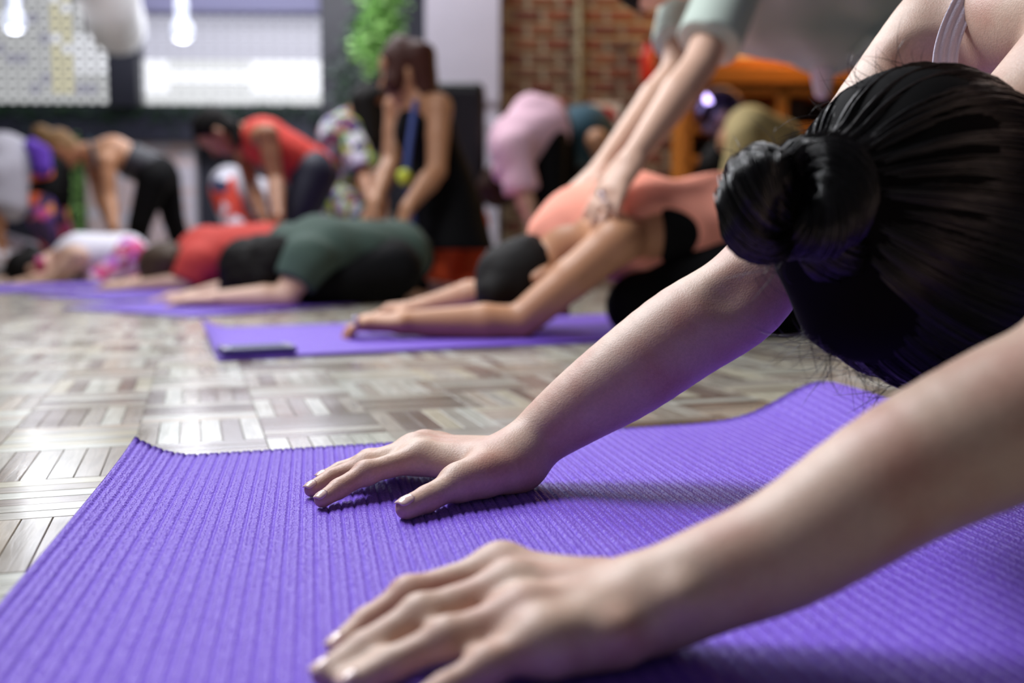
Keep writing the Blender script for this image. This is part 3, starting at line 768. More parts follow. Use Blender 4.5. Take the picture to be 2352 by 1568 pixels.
def brick_field(parent, x0, x1, z0, z1, yf, bl, bh, joint, mats, depth=0.012, offset=0.0, x_at=None):
    """running-bond bricks, each its own object, sharing one mesh per material"""
    cache = {}
    def mesh_for(L, mt):
        key = (round(L, 3), mt)
        if key not in cache:
            bm = box_bm((0, 0, 0), (L, depth * 2, bh - joint), bev=0.003, seg=1); me = bpy.data.meshes.new('brick'); bm.to_mesh(me); bm.free(); me.materials.append(MATS[mt]); cache[key] = me
        return cache[key]
    z = z0; row = 0
    while z + bh <= z1 + 1e-6:
        x = x0 + offset - (bl / 2 if row % 2 else 0)
        while x < x1:
            a = max(x, x0); b = min(x + bl, x1)
            if b - a > 0.03:
                o = bpy.data.objects.new('brick', mesh_for(b - a - joint, random.choice(mats))); COL.objects.link(o); o.parent = parent
                o.matrix_parent_inverse = Matrix.Translation(-Vector(parent.location))
                o.location = ((a + b) / 2, yf - depth * 0.4 + random.uniform(-0.002, 0.002), z + bh / 2)
            x += bl
        z += bh; row += 1

# brick wall on the right with white painted pillar in front of its end
BRY = 6.0
xb0 = P(1152, 300, BRY).x
wall_brick = shell('wall_brick', (xb0 + 1.6, BRY + 0.15, 1.8), (3.2, 0.3, 3.6), 'mortar')
brick_field(wall_brick, xb0, P(1580, 300, BRY).x, 0.0, 1.72, BRY, 0.185, 0.082, 0.032, ['red_brick_%d' % i for i in range(5)], offset=0.05)
pill_x0 = P(978, 300, 5.9).x; pill_x1 = P(1147, 300, 5.9).x
pillar = shell('wall_pillar', ((pill_x0 + pill_x1) / 2, 6.1, 1.8), (pill_x1 - pill_x0 - 0.01, 0.4, 3.6), 'white_paint')
brick_field(pillar, pill_x0, pill_x1, 0.0, 0.98, 5.9, 0.19, 0.082, 0.010, ['white_brick'], depth=0.008)
plast = bm_obj('plaster_face', box_bm(((pill_x0 + pill_x1) / 2, 5.895, 2.3), (pill_x1 - pill_x0, 0.02, 2.6), 0.004), 'white_paint', pillar)
conduit = tube([P(1334, 620, 5.97), P(1331, -120, 5.97)], 0.017, 8)
mk('conduit_paint', (124, 112, 80), 0.6)
tag(mesh_obj('conduit', conduit[0], conduit[1], 'conduit_paint'), 'thin olive painted conduit running up the red brick wall', 'pipe')

# low pale brick panel under the planter
px0, px1 = P(198, 450, 9.1).x, P(448, 450, 9.1).x; pz1 = P(300, 322, 9.1).z
panel = shell('wall_panel', ((px0 + px1) / 2, 9.15, pz1 / 2), (px1 - px0, 0.1, pz1), 'white_paint')
brick_field(panel, px0, px1, 0.0, pz1, 9.1, 0.17, 0.066, 0.010, ['pale_brick', 'white_brick', 'pale_brick'], depth=0.006)

# ------------------------------------------------------------------ windows with gridded panes
def pane_material(name, rgb, es):
    m, nt, b = nodes_of(name); L = nt.links; N = nt.nodes
    tc = N.new('ShaderNodeTexCoord'); nz = N.new('ShaderNodeTexNoise'); nz.inputs['Scale'].default_value = 3
    L.new(tc.outputs['Object'], nz.inputs['Vector'])
    mr = N.new('ShaderNodeMapRange'); mr.inputs[3].default_value = es * 0.85; mr.inputs[4].default_value = es * 1.15; L.new(nz.outputs['Fac'], mr.inputs[0])
    b.inputs['Base Color'].default_value = lin((84, 86, 94)); b.inputs['Roughness'].default_value = 0.35
    b.inputs['Emission Color'].default_value = lin(rgb); L.new(mr.outputs[0], b.inputs['Emission Strength'])
    MATS[name] = m
pane_material('pane_frosted', (204, 204, 220), 1.0)
pane_material('pane_pale', (226, 228, 228), 1.15)
pane_material('pane_bright', (248, 250, 255), 1.45)
pane_material('pane_warm', (248, 242, 205), 1.15)
mk('mullion', (120, 118, 126), 0.6)
mk('mullion_dark', (22, 20, 22), 0.6)
def window(idx, x0, x1, z0, z1, nx, nz, y, bar, mull, chooser, frame=0.05):
    root = empty('window_%d' % idx, ((x0 + x1) / 2, y, z0)); tag(root, kind='structure')
    bm = bmesh.new()
    for (a, b, c, d) in ((x0 - frame, x1 + frame, z0 - frame, z0), (x0 - frame, x1 + frame, z1, z1 + frame), (x0 - frame, x0, z0, z1), (x1, x1 + frame, z0, z1)):
        box_bm(((a + b) / 2, y, (c + d) / 2), (b - a, 0.09, d - c), bm=bm)
    bm_obj('window_frame', bm, 'frame_dark', root)
    dx = (x1 - x0) / nx; dz = (z1 - z0) / nz; cache = {}
    for i in range(nx):
        for j in range(nz):
            mt = chooser((i + 0.5) / nx, (j + 0.5) / nz)
            if mt not in cache:
                me = bpy.data.meshes.new('pane'); b_ = box_bm((0, 0, 0), (dx - bar, 0.012, dz - bar), bev=0.004, seg=1); b_.to_mesh(me); b_.free(); me.materials.append(MATS[mt]); cache[mt] = me
            o = bpy.data.objects.new('pane', cache[mt]); COL.objects.link(o); o.parent = root; o.location = (x0 + (i + 0.5) * dx - root.location.x, 0.0, (j + 0.5) * dz)
    mv = bpy.data.meshes.new('mullion'); b_ = box_bm((0, 0, 0), (bar * 1.2, 0.025, z1 - z0)); b_.to_mesh(mv); b_.free(); mv.materials.append(MATS[mull])
    mh = bpy.data.meshes.new('mullion'); b_ = box_bm((0, 0, 0), (x1 - x0, 0.024, bar * 0.9)); b_.to_mesh(mh); b_.free(); mh.materials.append(MATS['mullion'])
    for i in range(1, nx):
        o = bpy.data.objects.new('mullion', mv); COL.objects.link(o); o.parent = root; o.location = (x0 + i * dx - root.location.x, 0, (z1 - z0) / 2)
    for j in range(1, nz):
        o = bpy.data.objects.new('mullion', mh); COL.objects.link(o); o.parent = root; o.location = ((x0 + x1) / 2 - root.location.x, 0, j * dz)
    return root
WY = 9.02
zb = P(400, 240, WY).z
def choose_left(u, v):
    if 0.62 < u < 0.78 and 0.05 < v < 0.98: return 'pane_warm' if random.random() < 0.7 else 'pane_bright'
    if 0.78 <= u and 0.25 < v < 0.62: return 'pane_bright'
    return 'pane_pale' if random.random() < 0.85 else 'pane_frosted'
def choose_right(u, v):
    if v > 0.52: return 'pane_frosted'
    if u < 0.2: return 'pane_bright' if 0.12 < v else 'pane_pale'
    if u > 0.6: return 'pane_bright' if 0.12 < v else 'pane_pale'
    return 'pane_bright' if 0.25 < v < 0.37 else 'pane_pale'
window(1, P(-60, 200, WY).x, P(250, 200, WY).x, zb, P(100, -40, WY).z, 12, 12, WY, 0.028, 'mullion_dark', choose_left)
window(2, P(308, 200, WY).x, P(740, 200, WY).x, zb, P(500, 34, WY).z, 16, 8, WY, 0.010, 'mullion', choose_right)
def prop(name, label, cat, bm, mat, smooth=False):
    return tag(bm_obj(name, bm, mat, smooth=smooth), label, cat)
# dark post between the windows, dark post right of the window, beam above
def xbox(pxa, pxb, pya, pyb, y, d, bev=0.0):
    a = P(pxa, pyb, y); b = P(pxb, pya, y)
    return box_bm(((a.x + b.x) / 2, y + d / 2, (a.z + b.z) / 2), (abs(b.x - a.x), d, abs(b.z - a.z)), bev)
tag(bm_obj('trim_1', xbox(250, 306, -120, 245, 8.8, 0.15, 0.01), 'frame_dark'), kind='structure')
tag(bm_obj('trim_2', xbox(742, 835, -160, 640, 8.7, 0.2, 0.01), 'frame_dark'), kind='structure')
tag(bm_obj('trim_3', xbox(300, 760, -90, 26, 8.75, 0.2, 0.01), 'beam_grey'), kind='structure')
# planter shelf with trailing ivy
pl = empty('planter', (P(380, 600, 9.0).x, 9.0, P(380, 322, 9.0).z), 'long dark planter ledge below the windows trailing ivy', 'planter')
mk('planter_dark', (34, 36, 54), 0.6, 0.15, 4)
bm_obj('trough', xbox(-70, 735, 246, 322, 8.93, 0.16, 0.012), 'planter_dark', pl)
mk('leaf_dark', (46, 76, 52), 0.5, 0.35, 9)
mk('leaf_bright', (150, 200, 112), 0.5, 0.3, 9)
def leaves(name, pts, size, mat, parent=None, droop=0.5):
    """many small folded leaves joined into one mesh"""
    vs = []; fs = []
    for p in pts:
        s = size * random.uniform(0.6, 1.3); a = random.uniform(0, 2 * math.pi); d = Vector((math.cos(a), math.sin(a), -droop + random.uniform(-.5, .5))).normalized()
        sd = d.cross(Vector((random.uniform(-.4, .4), random.uniform(-.4, .4), 1))).normalized(); n = sd.cross(d)
        k = len(vs); p = Vector(p)
        vs += [p, p + d * s * 0.35 + sd * s * 0.42 - n * s * 0.08, p + d * s, p + d * s * 0.35 - sd * s * 0.42 - n * s * 0.08, p + d * s * 0.5 + n * s * 0.1]
        fs += [(k, k + 4, k + 1), (k + 1, k + 4, k + 2), (k + 2, k + 4, k + 3), (k + 3, k + 4, k)]
    o = mesh_obj(name, vs, fs, mat, parent, smooth=False); o['kind'] = 'stuff'; return o
iv = []
for i in range(1500):
    x = random.uniform(-60, 745); b = 8 * math.sin(x * 0.031) + 10 * math.sin(x * 0.083 + 1)
    iv.append(P(x, 244 + abs(b) * 0.3 + random.expovariate(1 / 16.0) * (0.6 + 0.6 * math.sin(x * 0.02) ** 2) + random.uniform(-12, 4), 8.88 + random.uniform(-0.03, 0.12)))
leaves('ivy', iv, 0.045, 'leaf_dark', pl)
def vine(label, path, n, spread, size, mat, y):
    root = empty('hanging_plant', P(path[-1][0], path[-1][1], y), label, 'plant')
    sp = spline([P(a, b, y) for a, b in path], 14); v, f = tube(sp, 0.008, 6)
    mesh_obj('stem', v, f, 'leaf_dark', root)
    pts = [sp[random.randrange(14)] + Vector((random.gauss(0, spread), random.gauss(0, spread), random.gauss(0, spread))) for _ in range(n)]
    leaves('foliage', pts, size, mat, root)
vine('bright green hanging plant beside the white pillar', [(890, -90), (885, -20), (872, 50), (858, 118)], 900, 0.07, 0.07, 'leaf_bright', 7.4)
vine('dark green creeper climbing the dark post right of the windows', [(850, -80), (835, 40), (812, 140), (800, 250)], 700, 0.07, 0.06, 'leaf_dark', 7.9)
vine('narrow green creeper hanging in the dark gap left of the pale brick panel', [(182, 312), (180, 400), (178, 480), (180, 545)], 300, 0.03, 0.05, 'leaf_bright', 8.96)
# pendant lamps
mk('lamp_glass', (236, 240, 255), 0.2, 0.02, 5, emis=(216, 226, 250), es=0.75)
mk('lamp_bulb', (255, 255, 255), 0.3, 0.0, 5, emis=(240, 246, 255), es=3.0)
mk('cord_white', (190, 190, 205), 0.6)
def pendant(px, py, y, label):
    c = P(px, py, y); root = empty('pendant_lamp', c, label, 'lamp', 'white pendant lamps by the windows')
    prof = [(0.010, 0.215), (0.026, 0.21), (0.038, 0.18), (0.040, 0.12), (0.036, 0.085), (0.040, 0.065), (0.060, 0.035), (0.066, 0.0), (0.061, -0.035), (0.044, -0.056), (0.02, -0.066), (0.0, -0.068)]
    v, f = lathe(prof, 26, c); mesh_obj('lamp_shade', v, f, 'lamp_glass', root)
    v, f = tube([c + Vector((0, 0, 0.21)), Vector((c.x, c.y, 3.6))], 0.006, 6); mesh_obj('cord', v, f, 'cord_white', root)
    point_light('pendant_light', c + Vector((0, 0, -0.13)), 4, (0.95, 0.97, 1.0), 0.06)
    v, f = lathe([(0.0, -0.045), (0.024, -0.034), (0.032, 0.0), (0.024, 0.028), (0.014, 0.055), (0, 0.06)], 16, c + Vector((0, 0, -0.02))); mesh_obj('bulb', v, f, 'lamp_bulb', root)
pendant(418, 70, 6.4, 'white pendant lamp in front of the right window')
pendant(32, 48, 6.4, 'white pendant lamp in front of the left gridded window')
# big white duct
mk('duct_white', (226, 224, 226), 0.45, 0.05, 6)
du = empty('air_duct', P(250, 60, 7.0), 'thick white round duct reaching down to the dark post between the windows', 'duct')
dp = spline([P(150, -330, 5.2), P(215, -120, 6.0), P(255, 10, 7.0), P(268, 62, 8.0)], 12)
v, f = tube(dp, [0.20] * 10 + [0.215, 0.215], 28); mesh_obj('pipe', v, f, 'duct_white', du)
for i in (3, 6, 9):
    d = (dp[i + 1] - dp[i - 1]).normalized(); v, f = tube([dp[i] - d * 0.02, dp[i] + d * 0.02], 0.212, 28); mesh_obj('band', v, f, 'duct_white', du)
# tall black cabinet behind the kneeling woman
mk('black_lacquer', (12, 12, 16), 0.45, 0.2, 8)
mk('black_grille', (18, 18, 22), 0.8, 0.3, 160, bump=0.6, bscale=400)
a = P(985, 570, 4.75); b = P(1112, 186, 4.75); cb = empty('cabinet', ((a.x + b.x) / 2, 4.9, 0), 'tall black cabinet standing behind the kneeling person in orange leggings', 'cabinet')
bm_obj('case', box_bm(((a.x + b.x) / 2, 4.9, b.z / 2), (b.x - a.x, 0.28, b.z), 0.03, seg=3), 'black_lacquer', cb, smooth=False)
bm_obj('front_grille', box_bm(((a.x + b.x) / 2, 4.752, b.z / 2), (b.x - a.x - 0.05, 0.02, b.z - 0.08), 0.008), 'black_grille', cb)
# amber shelf with things on it
mk('amber_wood', (190, 112, 34), 0.45, 0.3, 5)
mk('dark_wood', (44, 26, 14), 0.5, 0.3, 6)
sh = empty('shelf_unit', P(1720, 700, 5.75), 'amber wooden shelf unit standing by the brick wall', 'shelf'); sh.location.z = 0
sx0, sx1 = P(1570, 300, 5.7).x, P(1960, 300, 5.7).x; szt = P(1700, 150, 5.7).z
bm_obj('back_panel', box_bm(((sx0 + sx1) / 2, 5.93, szt / 2), (sx1 - sx0, 0.03, szt)), 'dark_wood', sh)
for z_, m_ in ((szt, 'amber_wood'), (P(1700, 215, 5.7).z, 'amber_wood'), (P(1700, 300, 5.7).z, 'amber_wood'), (P(1700, 372, 5.7).z, 'amber_wood'), (0.3, 'amber_wood')):
    bm_obj('shelf_board', box_bm(((sx0 + sx1) / 2, 5.76, z_), (sx1 - sx0, 0.34, 0.045), 0.006), m_, sh)
bm_obj('fascia', xbox(1600, 1960, 152, 190, 5.56, 0.03, 0.006), 'amber_wood', sh)
for x_ in (sx0, (sx0 * 0.45 + sx1 * 0.55), sx1):
    bm_obj('upright', box_bm((x_, 5.76, szt / 2), (0.06, 0.34, szt), 0.006), 'amber_wood', sh)
for (pa, pb, ya, yb) in ((1735, 1790, 330, 372), (1800, 1850, 225, 300), (1690, 1725, 330, 372)):
    bm_ = xbox(pa, pb, ya, yb, 5.68, 0.16, 0.02)
    prop('box', {1735: 'small dark box on the lower board of the amber shelf', 1800: 'tall brown box on the middle board of the amber shelf', 1690: 'narrow brown box at the end of the amber shelf'}[pa], 'box', bm_, 'dark_wood')
# mirror ball
mk('mirror_facet', (140, 124, 180), 0.05, 0.3, 30, metal=1.0)
bm = bmesh.new(); bmesh.ops.create_icosphere(bm, subdivisions=3, radius=0.125); bmesh.ops.translate(bm, vec=P(1652, 258, 5.0), verts=bm.verts)
prop('mirror_ball', 'dark faceted shiny ball with purple glints in front of the amber shelf', 'ball', bm, 'mirror_facet')
# extinguisher + sign on the brick wall
mk('red_enamel', (196, 44, 22), 0.35, 0.08, 8)
fe = empty('fire_extinguisher', P(1487, 235, 5.93), 'narrow red fire extinguisher hung on the brick wall', 'fire extinguisher')
c = P(1487, 190, 5.925); rr = 0.042
bm_obj('bracket', box_bm(c + Vector((0, 0.035, 0.1)), (0.05, 0.05, 0.06), 0.004), 'black_lacquer', fe)
v, f = lathe([(0, 0), (rr * 0.9, 0.0), (rr, 0.01), (rr, 0.16), (rr * 0.8, 0.19), (rr * 0.35, 0.21), (rr * 0.3, 0.235), (0, 0.235)], 22, c); mesh_obj('cylinder_body', v, f, 'red_enamel', fe)
bm_obj('valve_handle', box_bm(c + Vector((0.0, -0.01, 0.25)), (0.03, 0.09, 0.025), 0.005), 'black_lacquer', fe)
v, f = tube(spline([c + Vector((0.0, -0.03, 0.24)), c + Vector((0.05, -0.04, 0.2)), c + Vector((0.055, -0.03, 0.08)), c + Vector((0.03, -0.03, -0.09))], 10), 0.009, 7); mesh_obj('hose', v, f, 'black_lacquer', fe)
mk('sign_card', (224, 214, 196), 0.6, 0.05, 8); mk('sign_red', (190, 44, 36), 0.6, 0.05, 8)
sg = empty('wall_sign', P(1390, 300, 5.95), 'square cream sign with a red dome mark on the brick wall', 'sign')
bm_obj('card', xbox(1352, 1428, 236, 296, 5.95, 0.012, 0.003), 'sign_card', sg)
c = P(1390, 272, 5.945); vs = [c + Vector((0.072 * math.cos(t), 0, 0.068 * math.sin(t))) for t in np.linspace(0, math.pi, 16)]
k = len(vs); vs += [v_ + Vector((0, 0.006, 0)) for v_ in vs]; mesh_obj('mark', vs, [tuple(range(k))[::-1], tuple(range(k, 2 * k))] + [(i, i + 1, k + i + 1, k + i) for i in range(k - 1)], 'sign_red', sg, smooth=False)
bm_obj('lower_mark', xbox(1372, 1412, 278, 287, 5.944, 0.008), 'sign_red', sg)

# ------------------------------------------------------------------ other mats
def flat_mat(corner, along, side, length, width, label, zf=lambda s, t: 0.0, ns=60, skew=False):
    c = FL(*corner); u = (FL(*along) - c); u.z = 0; u.normalize(); v = FL(*side) - c; v.z = 0; v = v - u * v.dot(u) * (0.35 if skew else 1.0); v.normalize()
    build_mat(c, u, v, length, width, ns, 12, zf, False, 0.006, label); return c, u, v
OC, OU, OV = flat_mat((502, 831), (1400, 787), (505, 764), 1.73, 0.60, 'purple yoga mat under the person in the coral tank top', lambda s, t: 0.022 * max(0, 1 - s / 0.06) ** 2 * max(0, (t - 0.1) / 0.5) , skew=True)
flat_mat((440, 730), (978, 690), (292, 702), 1.73, 0.58, 'purple yoga mat under the person in the dark green shirt')
flat_mat((250, 694), (620, 676), (36, 682), 1.6, 0.55, 'purple yoga mat under the person in the red shirt')
flat_mat((-30, 674), (330, 660), (-200, 668), 1.6, 0.5, 'purple yoga mat at the far left under the person in the white top')
# phone on the mat corner
pc = P(588, 812, 1.74); ph = empty('smartphone', (pc.x, pc.y, 0.006), 'flat smartphone lying on the front corner of the mat before the coral top', 'smartphone')
pa_ = math.atan2(OU.y, OU.x); rotm = Matrix.Rotation(pa_, 3, 'Z'); pcc = OC + OU * 0.068 + OV * 0.045
bm_obj('case', box_bm((pcc.x, pcc.y, 0.0125), (0.128, 0.066, 0.011), 0.004, rot=rotm), 'phone_case', ph)
bm_obj('screen', box_bm((pcc.x, pcc.y, 0.0185), (0.118, 0.058, 0.0025), 0.001, rot=rotm), 'phone_glass', ph)
for s_ in (-0.056, 0.056):
    q = pcc + OU * s_; bm_obj('corner_bumper', box_bm((q.x, q.y, 0.0192), (0.010, 0.054, 0.003), 0.001, rot=rotm), 'silver', ph)

# ------------------------------------------------------------------ people
def hand_prims(wr, d, n, thumb, sz=1.0, curl=0.3, spread=0.35, g='hand'):
    """palm, four unequal fingers with two bends, thumb from the side of the palm"""
    d = Vector(d).normalized(); n = Vector(n); n = (n - d * n.dot(d)).normalized(); sd = d.cross(n).normalized()
    if sd.dot(Vector(thumb)) < 0: sd = -sd
    out = [Prim(wr, wr + d * 0.075 * sz, 0.021 * sz, 0.019 * sz, 0.015, g, sd, 1.75)]
    for i, (o, L, r) in enumerate(((0.030, 0.070, 0.0088), (0.010, 0.078, 0.0090), (-0.011, 0.072, 0.0086), (-0.030, 0.056, 0.0076))):
        b = wr + d * (0.080 - 0.004 * abs(i - 1)) * sz + sd * o * sz
        dd = (d + sd * (o / 0.03) * spread * 0.35).normalized()
        d1 = (dd * math.cos(curl * 0.7) - n * math.sin(curl * 0.7)); d2 = (dd * math.cos(curl * 1.8) - n * math.sin(curl * 1.8)); d3 = (dd * math.cos(curl * 2.7) - n * math.sin(curl * 2.7))
        p1 = b + d1 * L * 0.48 * sz; p2 = p1 + d2 * L * 0.30 * sz; p3 = p2 + d3 * L * 0.22 * sz
        gg = (g, i)
        out += [Prim(b, p1, r * 1.1 * sz, r * sz, 0.006, gg), Prim(p1, p2, r * sz, r * 0.9 * sz, 0.005, gg), Prim(p2, p3, r * 0.9 * sz, r * 0.75 * sz, 0.005, gg)]
    t0 = wr + d * 0.022 * sz + sd * 0.022 * sz; t1 = t0 + (d * 0.6 + sd * 0.75 - n * 0.25).normalized() * 0.042 * sz; t2 = t1 + (d * 0.9 + sd * 0.3 - n * 0.3).normalized() * 0.032 * sz
    out += [Prim(t0, t1, 0.014 * sz, 0.0105 * sz, 0.01, (g, 't')), Prim(t1, t2, 0.0105 * sz, 0.0082 * sz, 0.006, (g, 't'))]
    return out
def head_prims(hd, cr, fc, sz=1.0):
    cr = Vector(cr).normalized(); fc = Vector(fc); fc = (fc - cr * fc.dot(cr)).normalized(); er = cr.cross(fc)
    p = [Prim(hd + cr * 0.03 * sz, hd - cr * 0.02 * sz, 0.078 * sz, 0.070 * sz, 0.03, 'h', fc, 1.15),
         Prim(hd - cr * 0.04 * sz + fc * 0.018 * sz, hd - cr * 0.088 * sz + fc * 0.045 * sz, 0.056 * sz, 0.032 * sz, 0.03, 'h'),
         Prim(hd + fc * 0.082 * sz - cr * 0.005 * sz, hd + fc * 0.102 * sz - cr * 0.034 * sz, 0.008 * sz, 0.012 * sz, 0.012, 'h'),
         Prim(hd + fc * 0.084 * sz - cr * 0.064 * sz + er * 0.016 * sz, hd + fc * 0.084 * sz - cr * 0.064 * sz - er * 0.016 * sz, 0.008 * sz, None, 0.006, 'h')]
    for s in (1, -1):
        p.append(Prim(hd + er * 0.074 * s * sz - cr * 0.008 * sz, hd + er * 0.078 * s * sz - cr * 0.042 * sz, 0.013 * sz, 0.009 * sz, 0.008, 'h'))
        e = hd + fc * 0.094 * sz - cr * 0.006 * sz + er * 0.03 * s * sz; p.append(Prim(e, e, 0.015 * sz, None, 0.012, 'h', sub=True))
    return p
def person(label, lat, pel, ch, nk, hd, cr, fc, arms, legs, skin, top, bottom, hair, sz=1.0, vox=0.009, base=None, group=None, girth=1.0, belly=None):
    """arms: (shoulder, elbow, wrist, hand_dir, hand_normal, thumb_dir, curl); legs: (hip, knee, ankle, toe)
    top: dict(mat, sleeve fraction, grow, low, high); bottom: dict(mat, to)"""
    base = base or Vector((pel.x, pel.y, 0)); root = empty('person', base, label, 'person', group)
    lat = Vector(lat).normalized(); g = girth * sz
    mid = pel.lerp(ch, 0.5)
    torso = [Prim(pel, mid, 0.102 * g, 0.086 * g, 0.05, 't', lat, 1.42), Prim(mid, ch, 0.086 * g, 0.096 * g, 0.05, 't', lat, 1.42)]
    body = list(torso); body.append(Prim(ch, nk, 0.085 * g, 0.055 * g, 0.05, 't'))
    sh = [a[0] for a in arms]
    if len(sh) == 2: body.append(Prim(sh[0], sh[1], 0.050 * sz, None, 0.05, 't'))
    body.append(Prim(nk, hd - Vector(cr).normalized() * 0.04 * sz, 0.050 * sz, 0.047 * sz, 0.03, 't'))
    body += head_prims(hd, cr, fc, sz)
    tops = []; bots = []
    gw = top.get('grow', 0.012) if top else 0
    if top:
        lo, hi = top.get('low', 0.0), top.get('high', 1.0); ax = (ch - pel)
        cuts = []
        if lo > 0: cuts.append((pel + ax * lo, -ax))
        if hi < 1: cuts.append((pel + ax * hi, ax))
        for t in torso: tops.append(t.grow(gw, 't', cuts=tuple(cuts)))
        if hi >= 1:
            tops.append(Prim(ch, nk, 0.085 * g + gw, 0.05 * g + gw * 0.3, 0.04, 't', cuts=((nk - (nk - ch).normalized() * 0.02, nk - ch),)))
            if top.get('sleeve', 0) > 0 and len(sh) == 2: tops.append(Prim(sh[0], sh[1], 0.050 * sz + gw, None, 0.05, 't'))
        if belly:
            for (a, b, r0, r1, *ct) in belly: tops.append(Prim(a, b, r0, r1, 0.04, 't', cuts=tuple(ct)))
    for i, (s, e, w, hdv, hn, thd, curl) in enumerate(arms):
        m1 = e.lerp(w, 0.3); gk_ = ('arm', i)
        body += [Prim(s, s.lerp(e, 0.45), 0.048 * sz, 0.043 * sz, 0.008, gk_), Prim(s.lerp(e, 0.45), e, 0.043 * sz, 0.037 * sz, 0.008, gk_), Prim(e, m1, 0.037 * sz, 0.040 * sz, 0.008, gk_), Prim(m1, w, 0.040 * sz, 0.025 * sz, 0.008, gk_)]
        body += hand_prims(w, hdv, hn, thd, sz, curl, g=('hd', i))
        sf = top.get('sleeve', 0) if top else 0
        if sf > 0:
            q = s.lerp(e, min(sf, 1.0)); tops.append(Prim(s, q, 0.052 * sz + gw, 0.046 * sz + gw * 1.3, 0.04, ('sl', i), cuts=((q, q - s),)))
            if sf > 1:
                q2 = e.lerp(w, sf - 1); tops[-1].cuts = (); tops.append(Prim(e, q2, 0.042 * sz + gw, 0.032 * sz + gw, 0.02, ('sl', i), cuts=((q2, q2 - e),)))
    for i, (hp, kn, an, to) in enumerate(legs):
        lg_ = [Prim(hp, kn, 0.086 * g, 0.058 * sz, 0.015, ('leg', i)), Prim(kn, kn.lerp(an, 0.35), 0.057 * sz, 0.055 * sz, 0.012, ('leg', i)), Prim(kn.lerp(an, 0.35), an, 0.055 * sz, 0.036 * sz, 0.012, ('leg', i))]
        body += lg_
        body += [Prim(an, to, 0.034 * sz, 0.022 * sz, 0.02, ('leg', i))]
        if bottom:
            upto = bottom.get('to', 1.0)
            L = [q.grow(0.009, 'b') for q in lg_]
            if upto < 1.0: q = hp.lerp(kn, upto); L = [lg_[0].grow(0.015, 'b', cuts=((q, kn - hp),))]
            bots += L
    implicit('body', body, vox, skin, root, gk=0.012, smooth_it=1, ground=0.0)
    if bottom:
        bots.append(Prim(pel, pel.lerp(mid, 0.75), 0.102 * g + 0.010, 0.09 * g + 0.008, 0.04, 'b', lat, 1.42))
        implicit(bottom.get('name', 'leggings'), bots, vox * 1.1, bottom['mat'], root, gk=0.03, ground=0.004)
    if top:
        for sbt in top.get('subs', ()): tops.append(sbt)
        implicit(top.get('name', 'shirt'), tops, vox, top['mat'], root, gk=0.03, wrinkle=top.get('wrinkle', 0.003), ground=0.006)
    if hair:
        crv = Vector(cr).normalized(); fcv = Vector(fc); fcv = (fcv - crv * fcv.dot(crv)).normalized()
        hp_ = [Prim(hd + crv * 0.032 * sz - fcv * 0.006, hd - crv * 0.015 * sz - fcv * 0.012, 0.085 * sz, 0.074 * sz, 0.03, 'h', fcv, 1.15, cuts=((hd + fcv * 0.050 * sz + crv * 0.03, fcv * 0.9 - crv * 0.5),))]
        for (a, b, r0, r1) in hair.get('locks', ()): hp_.append(Prim(a, b, r0, r1, 0.025, 'h'))
        implicit('hair', hp_, vox, hair['mat'], root, smooth_it=0, wrinkle=hair.get('curl', 0.003), wf=hair.get('wf', 60))
    return root
V3 = Vector
# 1 coral tank top, resting forward over the knees
lat = V3((-0.32, 0.95, 0)); sN, sF = P(1418, 552, 2.06), P(1300, 512, 2.36)
coral = person('person in coral tank top and black leggings folded forward on a mat', lat,
    P(1850, 495, 2.32), P(1455, 530, 2.22), P(1310, 560, 2.2), P(1214, 644, 2.2), (-0.78, -0.1, -0.5), (0.45, 0.0, -0.9),
    [(sN, P(1192, 742, 2.05), P(925, 742, 2.02), (-1, 0.05, 0.0), (0, 0, 1), (0, 1, 0), 0.62), (sF, P(1125, 672, 2.40), P(965, 708, 2.42), (-1, 0.1, -0.1), (0, 0, 1), (0, -1, 0), 0.3)],
    [(P(1830, 545, 2.2), P(1465, 702, 2.13), P(1860, 735, 2.24), P(2010, 752, 2.30)), (P(1860, 520, 2.45), P(1480, 680, 2.42), P(1870, 718, 2.5), P(2010, 735, 2.55))],
    'skin_tan', dict(mat='coral_cotton', name='tank_top', grow=0.016, wrinkle=0.004, subs=[Prim(P(1350, 590, 1.97), P(1545, 560, 2.03), 0.080, 0.095, 0.02, 't', sub=True)]),
    dict(mat='black_knit'), dict(mat='hair_dark', locks=[(P(1135, 676, 2.14), P(1125, 686, 2.15), 0.036, 0.030)]), vox=0.0065,
    belly=[(P(1450, 505, 2.22), P(1330, 525, 2.24), 0.105, 0.085), (P(1330, 525, 2.24), P(1262, 540, 2.24), 0.085, 0.05)])
ch_, pl_ = P(1455, 530, 2.22), P(1850, 495, 2.32); axc = pl_ - ch_
implicit('sports_bra', [Prim(ch_ + axc * 0.06, ch_ + axc * 0.34, 0.104, 0.102, 0.03, 't', lat, 1.42, cuts=((ch_ + axc * 0.04, -axc), (ch_ + axc * 0.30, axc)))], 0.006, 'black_knit', coral)
